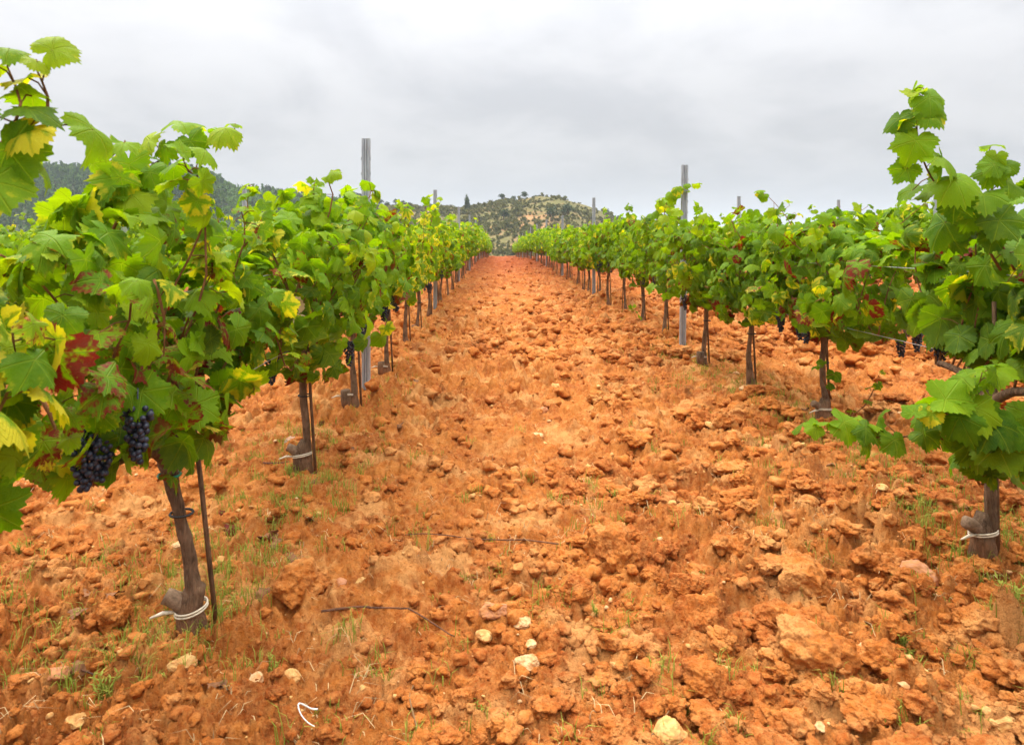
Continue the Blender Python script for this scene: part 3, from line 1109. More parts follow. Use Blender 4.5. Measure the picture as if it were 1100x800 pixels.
def stake_geo(h_, x, y, tilt, sides=8):
    s = Geo()
    s.tube([(x, y, -0.05), (x + tilt[0] * 0.5, y + tilt[1] * 0.5, h_ * 0.5), (x + tilt[0], y + tilt[1], h_)], [0.0078, 0.0078, 0.0072], sides, 0.12, 5)
    return s


def foot_parts(root, seed, style):
    """the old graft stub beside the trunk with its pale band"""
    g = np.random.default_rng(seed)
    sg = -1
    if style == "stub":
        b = Geo()
        b.tube(smooth_poly([(0.0, 0, -0.04), (sg * 0.012, -0.01, 0.05), (sg * 0.02, -0.012, 0.10), (0.0, 0, 0.17)], 12), [0.036, 0.044, 0.046, 0.046, 0.044, 0.041, 0.038, 0.036, 0.034, 0.031, 0.028, 0.025], 16, 0.22, seed)
        st = link("graft_stub", b.mesh("graft_stub", M_BARK), root)
        c = Geo()
        c.tube(smooth_poly([(sg * 0.012, -0.014, 0.085), (sg * 0.05, -0.018, 0.125), (sg * 0.085, -0.022, 0.145)], 7), [0.022, 0.023, 0.024, 0.024, 0.023, 0.023, 0.022], 12, 0.35, seed + 1)
        link("cut_end", c.mesh("cut_end", M_CUT), st)
    else:
        b = Geo()
        b.tube([(sg * 0.03, -0.02, -0.03), (sg * 0.045, -0.025, 0.05), (sg * 0.05, -0.028, 0.115)], [0.040, 0.038, 0.034], 14, 0.25, seed)
        link("graft_stub", b.mesh("graft_stub", M_BARK), root)
    t = Geo()
    a = np.linspace(0, 2 * math.pi, 25)
    zt = 0.098 if style == "stub" else 0.075
    cx = sg * 0.012 if style == "stub" else sg * 0.035
    rr = 0.0465 if style == "stub" else 0.043
    for zz, r_ in ((zt, rr), (zt + 0.008, rr * 0.99)):
        t.tube(np.stack([cx + np.cos(a) * r_, -0.012 + np.sin(a) * r_ * 0.95, zz + 0.010 * np.cos(a + seed)], 1), 0.0030, 6, cap=False)
    t.tube([(cx - rr * 0.9, -0.03, zt), (cx - rr - 0.025, -0.045, zt + 0.004), (cx - rr - 0.06, -0.05, zt - 0.008)], [0.005, 0.006, 0.003], 6)
    link("band", t.mesh("band", M_RAG), root)


def ring_tie(root, x, y, z, r, mat, name="tie"):
    t = Geo()
    a = np.linspace(0, 2 * math.pi, 17)
    t.tube(np.stack([x + np.cos(a) * r, y + np.sin(a) * r, z + 0 * a], 1), 0.004, 5, cap=False)
    link(name, t.mesh(name, mat), root)


def extra_shoot(root, pts, seed, lod="hi", size=0.085, red_p=0.03, yel_p=0.1, face=None, gap=0.06, name="shoot", zspan=(0.5, 1.5), petiole=0.075):
    o = np.array(root.location)
    lg, cg = Geo(), Geo()
    g = np.random.default_rng(seed)
    grow_along(np.array(pts) - o, g, lg, cg, lod, size, red_p, yel_p, face, 0.0048, gap, zspan=zspan, petiole=petiole)
    s = link(name, cg.mesh("shoot", M_CANE), root)
    link("shoot_foliage", lg.mesh("shoot_foliage", M_LEAF, True, True, True), s)
    return s


ONES = "zeroth first second third fourth fifth sixth seventh eighth ninth tenth eleventh twelfth thirteenth fourteenth fifteenth sixteenth seventeenth eighteenth nineteenth".split()
TENS = {2: "twent", 3: "thirt", 4: "fort", 5: "fift", 6: "sixt", 7: "sevent"}
ORD = ONES + [TENS[k // 10] + ("y-" + ONES[k % 10] if k % 10 else "ieth") for k in range(20, 80)]


def hero_vine(x, y, label, group, seed, lod="hi", stake=True, foot=None, bunches=3, stake_at=(0.05, 0.02), stake_h=0.95, stake_tilt=(-0.05, 0.0), cane=True, bunch_list=None, **kw):
    z = float(macro(np.array([x]), np.array([y]))[0]) + gz(x, y) * 0.0
    z = min(gz(x, y), gz(x + 0.04, y), gz(x - 0.04, y - 0.04)) + 0.005
    root = link("grapevine", None, None, (x, y, z), 0, label, "grapevine", group)
    leafg, caneg, trunk, hd, g = vine_geo(seed, lod, **kw)
    global V1_PATH
    V1_PATH = trunk.path
    link("trunk", trunk.mesh("trunk", M_BARK), root)
    link("foliage", leafg.mesh("foliage", M_LEAF, True, True, True), root)
    if caneg.n and cane:
        link("cane", caneg.mesh("cane", M_CANE), root)
    if stake:
        s = link("stake", stake_geo(stake_h, *stake_at, stake_tilt).mesh("stake", M_STAKE), root)
        tx, ty = (float(np.interp(0.40, trunk.path[:, 2], trunk.path[:, k_])) for k_ in (0, 1))
        ring_tie(root, tx + 0.008, ty, 0.40, 0.032, M_TIE)
    if foot:
        foot_parts(root, seed, foot)
    lib = BUNCH_HI if lod == "hi" else BUNCH_LO
    bl = bunch_list or [(kw.get("xoff", 0) + g.choice([-1, 1]) * g.uniform(0.05, 0.2), g.uniform(-0.5, 0.5), g.uniform(0.62, 0.76)) for _ in range(bunches)]
    for k, b in enumerate(bl):
        link("grape_bunch", lib[k % len(lib)], root, b, g.uniform(0, 6.28)).scale = (0.85, 0.85, 0.85)
    return root


GL = "vines in the row on the forested-hill side of the path"
GR = "vines in the row on the pylon side of the path"


def rel(root_xy, px, py, y):
    p = at(px, py, y)
    return (p[0] - root_xy[0], p[1] - root_xy[1], p[2])


# ---- the row on the forested-hill side: the near vines one by one
v0 = hero_vine(-0.92, 0.72, "nearest grapevine cut by the frame, large yellow-edged leaves close to the camera", GL, 11, width=0.16, xoff=-0.04, top=1.36, bottom=0.60, yrange=(-0.5, 0.58),
               yel_p=0.5, red_p=0.05, nshell=280, nshoot=12, size=0.080, stake=False, bunches=1)
extra_shoot(v0, [at(-25, 215, 1.16), at(-8, 170, 1.16), at(22, 118, 1.17), at(8, 72, 1.18)], 21, size=0.062, gap=0.032, face=(0.2, -0.5, 0.1))
extra_shoot(v0, [at(5, 205, 1.2), at(40, 150, 1.2), at(52, 110, 1.2), at(38, 72, 1.2)], 29, size=0.06, gap=0.03, face=(0.2, -0.6, 0.1))
v1 = hero_vine(-0.915, 2.15, "grapevine with wine-red blotched leaves and a shoot reaching up over the wooded hill", GL, 12, foot="stub", width=0.20, top=1.42, bottom=0.58,
               red_p=0.17, yel_p=0.08, yrange=(-0.62, 0.66), peak=-0.27, dipk=0.95, wildness=0.0, nshell=430, nshoot=15, xoff=-0.07, lean=(-0.05, -0.06), size=0.070, head=0.58, stake_at=(0.055, 0.03), stake_tilt=(-0.09, -0.05),
               bunch_list=[rel((-0.915, 2.15), 90, 455, 1.58), rel((-0.915, 2.15), 148, 427, 1.64), rel((-0.915, 2.15), 108, 446, 1.62), (-0.15, 0.3, 0.66)])
tp1 = V1_PATH
ring_tie(v1, float(np.interp(0.52, tp1[:, 2], tp1[:, 0])), float(np.interp(0.52, tp1[:, 2], tp1[:, 1])), 0.52, 0.031, M_GREENTIE)
extra_shoot(v1, [at(120, 250, 2.05), at(150, 190, 2.05), at(196, 160, 2.02), at(252, 140, 2.0)], 22, size=0.08, gap=0.038, face=(0.1, -0.6, 0.1))
extra_shoot(v1, [at(70, 300, 1.85), at(95, 230, 1.85), at(110, 180, 1.85), at(135, 155, 1.85)], 23, size=0.09, gap=0.045, face=(0.2, -0.6, 0.1))
extra_shoot(v1, [at(62, 335, 1.36), at(82, 380, 1.34), at(92, 430, 1.34), at(80, 470, 1.34)], 24, size=0.075, gap=0.035, red_p=0.7, face=(0.3, -0.7, 0.1), zspan=(0.3, 1.2))
extra_shoot(v1, [at(40, 420, 1.42), at(58, 455, 1.42), at(66, 490, 1.42)], 54, size=0.065, red_p=0.9, face=(0.3, -0.7, 0.1), zspan=(0.4, 1.3), gap=0.04)
extra_shoot(v1, [at(165, 300, 1.72), at(176, 340, 1.72), at(176, 385, 1.72)], 55, size=0.065, red_p=0.7, face=(0.3, -0.7, 0.1), zspan=(0.4, 1.3), gap=0.04)
v2 = hero_vine(-0.975, 3.58, "grapevine with a tan dried leaf and a pale stone by its trunk", GL, 13, foot="stub", width=0.34, top=1.46, bottom=0.56, red_p=0.08,
               nshell=440, nshoot=17, half=0.64, dipk=0.9, wildness=0.0, size=0.074, lean=(0.0, 0.0), stake_at=(0.06, -0.02), stake_tilt=(-0.07, 0.02),
               bunch_list=[rel((-0.975, 3.58), 292, 384, 3.35), rel((-0.975, 3.58), 262, 384, 3.25), (0.18, 0.2, 0.64), (0.2, 0.45, 0.7)])
extra_shoot(v2, [at(335, 270, 3.5), at(335, 225, 3.5), at(338, 195, 3.5)], 25, size=0.075, face=(0.1, -0.5, 0.1))
extra_shoot(v2, [at(345, 250, 3.4), at(358, 215, 3.4), at(352, 190, 3.4), at(366, 184, 3.4)], 26, size=0.07, face=(0.1, -0.5, 0.1))
dl = Geo()
o3 = v2.location
pd = at(316, 338, 3.14)
add_leaves(dl, np.array([[pd[0] - o3[0], pd[1] - o3[1], pd[2] - o3[2]]]), np.array([[0.2, -0.9, 0.5]]), np.array([[-0.9, 0.1, -0.35]]), np.array([0.10]), np.array([[0.2, 0, 0]]), "hi", np.random.default_rng(3))
link("dried_leaf", dl.mesh("dried_leaf", mat_plain("dry_leaf", (0.62, 0.40, 0.22), 0.7, 0.2, 0.25, 25), True, True, True), v2)["label"] = "tan dried leaf"
v3 = hero_vine(-0.98, 4.80, "grapevine just in front of the tallest steel post, with a cut stump at its foot", GL, 14, foot="cut", width=0.34, top=1.46, bottom=0.60, nshell=400, half=0.66, red_p=0.07,
               bunch_list=[(0.22, -0.1, 0.72), (0.25, 0.3, 0.74), (0.2, 0.15, 0.71)])
v4 = hero_vine(-1.0, 6.38, "grapevine with a golden crown top, just beyond the tallest steel post", GL, 15, "mid", foot="cut", width=0.34, top=1.42, yel_p=0.5, red_p=0.09, nshell=300)
v5 = hero_vine(-1.016, 7.8, "thin-trunked yellowing grapevine between the golden one and the tall bushy one", GL, 16, "mid", foot=None, width=0.32, top=1.30, yel_p=0.55, red_p=0.10, nshell=280)
v6 = hero_vine(-1.03, 9.1, "tall bushy grapevine whose top shoots stand against the hill beside the second post", GL, 17, "mid", foot="cut", width=0.34, top=1.45, nshell=300, yel_p=0.25)
extra_shoot(v6, [at(456, 250, 9.1), at(458, 228, 9.1), at(456, 216, 9.1), at(462, 212, 9.1)], 27, "mid", size=0.085)
extra_shoot(v6, [at(462, 245, 9.0), at(466, 228, 9.0), at(474, 216, 9.0)], 28, "mid", size=0.085)

# ---- the row on the pylon side
TONE[0] = -0.20
r0 = hero_vine(1.78, 1.25, "nearest grapevine on the pylon side, its big green leaves cut by the frame", GR, 31, width=0.26, xoff=0.12, top=1.38, bottom=0.66, yrange=(-0.4, 0.62), nshell=200, nshoot=10,
               size=0.098, stake=False, bunches=1, yel_p=0.06, red_p=0.03)
r1 = hero_vine(1.80, 2.62, "grapevine with a tall shoot against the sky and a low shoot sprawling near the soil", GR, 32, foot="stub", width=0.21, xoff=0.24, top=1.42, bottom=0.72, half=0.5, nshell=240,
               size=0.098, yel_p=0.06, red_p=0.04, lean=(0.02, -0.02), stake_at=(0.03, -0.03), stake_tilt=(0.0, 0.02), bunch_list=[rel((1.8, 2.62), 1010, 362, 2.95), rel((1.8, 2.62), 1030, 356, 3.0), (0.1, 0.2, 0.68)])
extra_shoot(r1, [at(1075, 290, 2.35), at(1040, 235, 2.33), at(1000, 190, 2.3), at(985, 140, 2.3), at(992, 95, 2.28)], 41, size=0.095, face=(-0.3, -0.6, 0.1), yel_p=0.04, gap=0.034)
extra_shoot(r1, [at(1090, 290, 2.3), at(1062, 230, 2.3), at(1070, 185, 2.3), at(1062, 165, 2.3)], 42, size=0.09, face=(-0.3, -0.6, 0.1), yel_p=0.04, gap=0.04)
extra_shoot(r1, [at(1055, 505, 2.5), at(1010, 470, 2.42), at(950, 470, 2.4), at(905, 466, 2.4), at(868, 462, 2.4)], 43, size=0.085, face=(-0.1, -0.5, 0.5), yel_p=0.03, zspan=(0.2, 1.0), gap=0.05)
extra_shoot(r1, [at(1052, 520, 2.5), at(1030, 470, 2.4), at(1040, 430, 2.35), at(1080, 400, 2.3)], 44, size=0.10, face=(-0.2, -0.6, 0.4), yel_p=0.03, zspan=(0.0, 0.9), gap=0.045)
extra_shoot(r1, [at(1055, 520, 2.5), at(1085, 480, 2.35), at(1105, 440, 2.3), at(1130, 420, 2.3)], 45, size=0.10, face=(-0.2, -0.6, 0.4), yel_p=0.03, zspan=(0.0, 0.9), gap=0.045)
TONE[0] = -0.11
extra_shoot(r1, [at(1078, 505, 2.4), at(1045, 455, 2.3), at(1055, 400, 2.25)], 52, size=0.10, face=(-0.3, -0.7, 0.3), yel_p=0.03, zspan=(0.0, 0.9), gap=0.035)
extra_shoot(r1, [at(1098, 500, 2.4), at(1075, 465, 2.3), at(1020, 445, 2.26), at(985, 450, 2.25)], 53, size=0.10, face=(-0.3, -0.7, 0.3), yel_p=0.03, zspan=(0.0, 0.9), gap=0.035)
r2 = hero_vine(2.10, 4.55, "grapevine with a leafy tuft on its trunk above a dark banded stub", GR, 33, foot="stub", width=0.40, top=1.38, bottom=0.58, half=0.92, nshell=560, nshoot=18, red_p=0.12, yel_p=0.09,
               bunch_list=[rel((2.1, 4.55), 985, 352, 4.0), rel((2.1, 4.55), 1000, 352, 4.05), rel((2.1, 4.55), 968, 358, 4.1), (-0.2, -0.1, 0.69), (-0.2, 0.2, 0.7), (-0.25, -0.3, 0.7)])
extra_shoot(r2, [at(893, 428, 4.5), at(884, 405, 4.4), at(888, 392, 4.4)], 46, size=0.06, face=(-0.3, -0.6, 0.1))
extra_shoot(r2, [at(905, 450, 4.3), at(925, 440, 4.2), at(938, 420, 4.2), at(943, 405, 4.2)], 47, size=0.045, yel_p=0.8, face=(-0.1, -0.5, 0.3), gap=0.07)
r3 = hero_vine(2.0, 5.60, "grapevine on a straight single trunk with a grey-white stone at its foot", GR, 34, foot=None, width=0.36, top=1.36, bottom=0.52, half=0.66, nshell=420, yel_p=0.05, red_p=0.09)
extra_shoot(r3, [at(815, 255, 5.5), at(828, 236, 5.5), at(848, 221, 5.5)], 48, size=0.07)
r4 = hero_vine(1.90, 6.50, "twin-stemmed grapevine just in front of the near steel post on the pylon side", GR, 35, foot="cut", width=0.36, top=1.36, bottom=0.52, nshell=420, yel_p=0.05, red_p=0.07)
r5 = hero_vine(1.96, 8.3, "grapevine right behind the near steel post on the pylon side", GR, 36, "mid", foot=None, width=0.36, top=1.48, bottom=0.52, nshell=340, yel_p=0.05)
extra_shoot(r5, [at(712, 250, 7.6), at(716, 218, 7.5), at(730, 203, 7.4), at(752, 200, 7.3)], 49, "mid", size=0.085)
extra_shoot(r5, [at(705, 245, 7.8), at(708, 222, 7.7), at(722, 212, 7.6)], 50, "mid", size=0.085)
r6 = hero_vine(1.96, 9.6, "grapevine with a small leafy sucker growing at its trunk foot", GR, 37, "mid", foot=None, width=0.34, top=1.40, bottom=0.56, nshell=320, yel_p=0.05)
extra_shoot(r6, [at(690, 352, 9.5), at(682, 338, 9.4), at(678, 328, 9.4)], 51, "mid", size=0.07, zspan=(0, 0.8))


TONE[0] = -0.05
# ---- far vines: copies of a few built ones
def proto_set(lod, seeds, ns, nsh, size):
    r = []
    for k, s in enumerate(seeds):
        lg, cg, tr, hd, g = vine_geo(s, lod, width=0.34, top=1.36 + 0.06 * (k % 3), bottom=0.57, yel_p=(0.06, 0.12, 0.26, 0.05, 0.07, 0.16)[k % 6], red_p=0.06,
                                     nshell=ns, nshoot=nsh, size=size)
        r.append((lg.mesh("foliage", M_LEAF, True, True, True), tr.mesh("trunk", M_BARK), stake_geo(0.9, 0.05, 0.0, (-0.04, 0), 5).mesh("stake", M_STAKE),
                  cg.mesh("cane", M_CANE) if cg.n else None))
    return r


PM = proto_set("mid", [61, 62, 63, 64, 65], 420, 15, 0.078)
PL = proto_set("lo", [71, 72, 73, 74, 75, 76], 420, 15, 0.086)
rv = random.Random(5)
# every copied vine starts from one of these built vines and shares its meshes
PROTO = {}


def build_proto(key, data):
    root = bpy.data.objects.new("grapevine", None)
    parts = []
    for nm, me in zip(("foliage", "trunk", "stake", "cane"), data):
        if me is not None:
            parts.append(bpy.data.objects.new(nm, me))
    PROTO[key] = (root, parts)


for k in range(len(PM)):
    build_proto(("mid", k), PM[k])
for k in range(len(PL)):
    build_proto(("lo", k), PL[k][:3])


def copy_vine(x, y, label, group, small=False):
    near = math.hypot(x, y) < 17
    calm = "pylon" in group                      # that side has turned yellow less
    key = ("mid", rv.choice((0, 3, 4) if calm else (0, 1, 2, 3, 4))) if near else ("lo", rv.choice((0, 3, 4) if calm else (0, 1, 2, 4, 5)))
    root0, parts0 = PROTO[key]
    root = root0.copy()
    C.objects.link(root)
    root.location = (x, y, gz(x, y) + 0.01)
    root.rotation_euler = (0, 0, rv.choice([0, math.pi]) + rv.uniform(-0.08, 0.08))
    s = rv.uniform(0.93, 1.08)
    if rv.random() < 0.12:
        s *= 0.84
    root.scale = (s * rv.uniform(0.88, 1.1), s, s * rv.uniform(0.90, 1.08))
    root["label"], root["category"], root["group"] = label, "grapevine", group
    for p in parts0:
        if small and p.name.startswith(("stake", "cane")):
            continue
        c = p.copy()
        C.objects.link(c)
        c.parent = root
    if near:
        for _ in range(3):
            b = link("grape_bunch", BUNCH_LO[rv.randrange(2)], root, (rv.choice([-1, 1]) * rv.uniform(0.08, 0.22), rv.uniform(-0.5, 0.5), rv.uniform(0.66, 0.78)))


n, y = 8, 10.4
while y < 78:
    copy_vine(-1.03 + rv.uniform(-0.05, 0.05), y, f"{ORD[n]} grapevine from the camera in the row beside the path on the forested-hill side", GL)
    y += 1.33
    n += 1
n, y = 8, 10.9
while y < 78:
    copy_vine(1.95 + rv.uniform(-0.05, 0.05), y, f"{ORD[n]} grapevine from the camera in the row beside the path on the pylon side", GR)
    y += 1.33
    n += 1
GL2, GR2, GL3, GR3 = ("vines in the second row from the path on the forested-hill side", "vines in the second row from the path on the pylon side",
                      "vines in the third row from the path on the forested-hill side", "vines in the third row from the path on the pylon side")
for X, ys, ye, grp, words_ in ((-3.85, 3.9, 40, GL2, "second row behind the path's forested-hill side"), (4.75, 4.1, 46, GR2, "second row behind the path's pylon side"),
                               (-6.8, 6.8, 33, GL3, "third row out on the forested-hill side"), (7.7, 6.9, 44, GR3, "third row out on the pylon side")):
    n, y = 1, ys
    while y < ye:
        copy_vine(X + rv.uniform(-0.06, 0.06), y, f"{ORD[n]} grapevine from the near end of the {words_}", grp, True)
        y += 1.36
        n += 1


# ------------------------------------------------------------------ steel posts and wires
def post_mesh():
    g = Geo()
    H = 1.97
    w2, d2, t = 0.031, 0.020, 0.0035
    # ribbed open channel: outer outline and its inner return
    out = [(-w2, d2), (-w2, -d2 + 0.006), (-w2 + 0.006, -d2), (-0.014, -d2), (-0.009, -d2 + 0.007), (-0.004, -d2), (0.004, -d2), (0.009, -d2 + 0.007), (0.014, -d2), (w2 - 0.006, -d2), (w2, -d2 + 0.006), (w2, d2)]
    inn = [(x * (1 - t / w2), y + t if abs(x) < w2 - 0.001 else y) for x, y in out][::-1]
    prof = np.array(out + inn)
    k = len(prof)
    zs = np.linspace(-0.25, H, 3)
    v = np.vstack([np.column_stack([prof, np.full(k, z)]) for z in zs])
    f = []
    for i in range(len(zs) - 1):
        for j in range(k):
            a, b = i * k + j, i * k + (j + 1) % k
            f += [(a, b, b + k), (a, b + k, a + k)]
    m = k // 2
    for base, flip in ((0, True), ((len(zs) - 1) * k, False)):
        for j in range(m - 1):
            q = (base + j, base + j + 1, base + k - 2 - j, base + k - 1 - j)
            tri = [(q[0], q[1], q[2]), (q[0], q[2], q[3])]
            f += [t_[::-1] for t_ in tri] if flip else tri
    g.add(v, f)
    # wire hooks punched out along both edges
    for z in np.arange(0.55, H - 0.05, 0.115):
        for s in (-1, 1):
            g.box((s * (w2 + 0.003), -d2 + 0.012, z), (0.006, 0.010, 0.020))
    return g.mesh("trellis_post", M_METAL, False)


PM_ = post_mesh()
GP = "steel posts along the vine rows"


def post(x, y, label, ztop=1.97, lean=0.0):
    o = link("trellis_post", PM_, None, (x, y, gz(x, y) - 0.01), rv.uniform(-0.08, 0.08), label, "trellis post", GP)
    o.scale = (1, 1, ztop / 1.97)
    o.rotation_euler[1] = lean
    return o


post(-1.0, 5.36, "tallest ribbed galvanised post, standing clear above the vines on the forested-hill side", 1.94)
post(-1.03, 11.6, "second steel post beside the path, its top just over the tall bushy vine")
for k, yy in enumerate((18.6, 25.6, 32.6, 39.6, 46.6, 53.6, 60.6, 67.6)):
    post(-1.03, yy, f"{ORD[k + 3]} steel post along the path on the forested-hill side", 1.97)
post(1.93, 7.4, "near steel post on the pylon side, rising over a curling top shoot", 1.95, 0.012)
post(1.95, 14.4, "second steel post along the path on the pylon side, dark against the sky", 2.0)
for k, yy in enumerate((21.4, 28.5, 35.5, 42.5, 49.5, 56.5, 63.5, 70.5)):
    post(1.95, yy, f"{ORD[k + 3]} steel post along the path on the pylon side", 1.95)
post(-3.8, 10.7, "pale weathered post in the second row, seen against the wooded hill", 1.97, -0.02)
post(-3.85, 17.7, "farther post in the second row on the forested-hill side")
post(4.75, 7.65, "post tip showing beneath the tall shoot's big leaves", 1.85)
post(4.75, 13.95, "small post tip behind the vines past the near pylon-side post", 2.02)
post(7.75, 16.1, "post wrapped in a trailing shoot with the far mountains behind", 2.04)


def wire(x, y0, y1, z, label):
    g = Geo()
    ys = np.linspace(y0, y1, 90)
    pts = np.stack([x + 0.006 * np.sin(ys * 0.9), ys, z + 0.012 * np.sin(ys * 0.45) + macro(np.full_like(ys, x), ys)], 1)
    g.tube(pts, 0.0015, 5)
    link("trellis_wire", g.mesh("trellis_wire", M_WIRE), None, (0, 0, 0), 0, label, "wire", "trellis wires")


for x, nm in ((-1.0, "path-side row under the forested hill"), (1.95, "path-side row on the pylon side"), (4.75, "second row on the pylon side"), (-3.85, "second row under the forested hill")):
    wire(x + 0.035, 2.1, 77, 0.66, f"lower steel trellis wire running through the {nm}")
    wire(x + 0.037, 2.1, 77, 1.02, f"upper steel trellis wire running through the {nm}")


# ------------------------------------------------------------------ lumps, stones, litter on the soil
def lump(seed, sub, flat, angular, rough=0.22):
    g = np.random.default_rng(seed)
    v, f = ICO[sub]
    v = v.copy()
    if angular:
        for _ in range(angular):
            nrm = unit(g.normal(size=3))
            dcut = g.uniform(0.55, 0.85)
            dist = v @ nrm
            v = v - np.outer(np.maximum(dist - dcut, 0), nrm)
    q = 1 + rough * 2.0 * fbm3(v * 1.7 + seed * 7.7, 4 if sub > 2 else 2, seed)
    v = v * q[:, None]
    if sub >= 4:
        v = v * (1 + 0.10 * fbm3(v * 7 + seed, 3, seed + 9))[:, None]
        v = v * (1 + 0.035 * fbm3(v * 22 + seed, 2, seed + 19))[:, None]
    return v * np.array([1, g.uniform(0.7, 0.95), flat]), f


def place_lump(name, cat, label, px, py, wpx, mat, seed, flat=0.65, angular=0, sub=4, group=None, sink=0.35, rough=0.22):
    x, y = on_ground(px, py)
    r = wpx / 2 / F_PX * y
    v, f = lump(seed, sub, flat, angular, rough)
    me = make_mesh(name, v * r, f, mat, True)
    base = float(np.median(ground_h(x + np.array([-1, 0, 1, 0, 0]) * r * 0.7, y + np.array([0, 0, 0, 1, -1]) * r * 0.7)))
    z = base + r * flat * (0.85 - sink)
    o = link(name, me, None, (x, y, z), seed * 1.3, label, cat, group)
    return o


GC, GS = "big clods of red soil on the path", "loose stones lying on the red soil"
cl_list = [
    (790, 597, 42, "round knobbly clod of orange soil alone by the dark crack in the ground"),
    (752, 668, 52, "upright wedge of orange soil leaning beside a small green sprout"),
    (834, 655, 42, "rounded crumbly clod perched just above the largest clod"),
    (872, 708, 82, "largest orange clod, with a dark hollow under its lower edge"),
    (948, 714, 50, "clod with a flat pinkish stone stuck on its top"),
    (862, 628, 70, "broad grey-brown tinged clod sitting behind the rounded crumbly one"),
    (1050, 668, 48, "smooth oval clod near the bright green weed by the frame edge"),
    (1035, 625, 36, "clod lying right below the grassy vine foot"),
    (757, 735, 54, "squat clod above the ochre stone at the bottom of the frame"),
    (700, 610, 24, "small round clod beside the narrow dark crack"),
    (660, 590, 60, "long low clod forming the edge of the dark crack"),
    (735, 628, 40, "low clod between the round knobbly one and the path middle"),
    (320, 640, 60, "smooth mound of pale orange soil by the long fallen cane"),
    (120, 665, 44, "low clod a step out from the banded vine foot"),
    (620, 640, 40, "crumbled low clod in the middle of the path"),
]
for k, (px, py, wp, lb) in enumerate(cl_list):
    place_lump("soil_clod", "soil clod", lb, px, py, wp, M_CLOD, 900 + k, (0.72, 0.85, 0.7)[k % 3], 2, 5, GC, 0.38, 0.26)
st_list = [
    (197, 717, 30, M_STONE_OCHRE, "pale yellow stone in front of the banded vine foot"),
    (274, 733, 24, M_STONE_PALE, "cream stone with a sharp tip right of the pale yellow one"),
    (310, 719, 24, M_STONE_OCHRE, "rounded tan stone above the white wire offcut"),
    (718, 788, 40, M_STONE_OCHRE, "large ochre stone at the bottom edge of the picture"),
    (908, 747, 18, M_STONE_OCHRE, "yellow blocky stone below the clod's dark hollow"),
    (922, 734, 18, M_STONE_PINK, "reddish stone beside the yellow blocky one"),
    (986, 740, 24, M_STONE_OCHRE, "buff wedge stone with a grass sprig beside it"),
    (1080, 776, 32, M_STONE_OCHRE, "flat tan stone at the corner edge of the picture"),
    (984, 615, 44, M_STONE_PINK, "flat brown slab stone in front of the grassy vine foot"),
    (390, 628, 20, M_STONE_OCHRE, "rounded ochre stone beside a reddish one above the long cane"),
    (364, 630, 18, M_STONE_PINK, "dark reddish stone beside the rounded ochre one"),
    (520, 675, 20, M_STONE_OCHRE, "ochre angular stone in mid path beneath a pinkish slab"),
    (530, 660, 30, M_STONE_PINK, "pinkish slab in mid path"),
    (560, 669, 24, M_STONE_PALE, "pale flat stone just past the pinkish slab in mid path"),
    (566, 710, 26, M_STONE_PALE, "whitish flat stone in mid path, the biggest of the pale ones"),
    (570, 690, 14, M_STONE_PALE, "small pale pebble between the two pale flat stones"),
    (63, 731, 30, M_STONE_PINK, "orange-pink stone near the green sprouts at the frame edge"),
    (32, 727, 16, M_STONE_PALE, "small cream stone beside the orange-pink one"),
    (80, 774, 24, M_STONE_OCHRE, "yellowish stone at the bottom corner"),
    (192, 592, 16, M_STONE_PALE, "cream pebble above the graft stub of the banded vine"),
    (236, 600, 14, M_STONE_OCHRE, "tan pebble beside the fallen red leaf"),
    (313, 478, 18, M_STONE_GREY, "grey stone by the graft stub beside the leaning trunk"),
    (800, 425, 14, M_STONE_PALE, "grey-white stone at the straight trunk's foot"),
    (597, 415, 12, M_STONE_OCHRE, "yellow stone far along the middle of the path"),
    (577, 467, 14, M_STONE_PALE, "pale stone in the path beyond the fallen thin twig"),
    (584, 437, 14, M_STONE_PINK, "upright pink slab in the path beyond the pale stone"),
    (572, 505, 12, M_STONE_PALE, "flat whitish chip lying past the thin fallen twig"),
    (1003, 636, 10, M_STONE_PALE, "white chip below the flat brown slab"),
    (930, 652, 12, M_STONE_PALE, "white chip between the broad clod and the flat brown slab"),
    (958, 600, 22, M_STONE_PINK, "pink stone half buried by the low sprawling shoot"),
]
for k, (px, py, wp, mt, lb) in enumerate(st_list):
    place_lump("stone", "stone", lb, px, py, wp, mt, 950 + k, 0.55, 5, 4, GS, 0.45, 0.14)


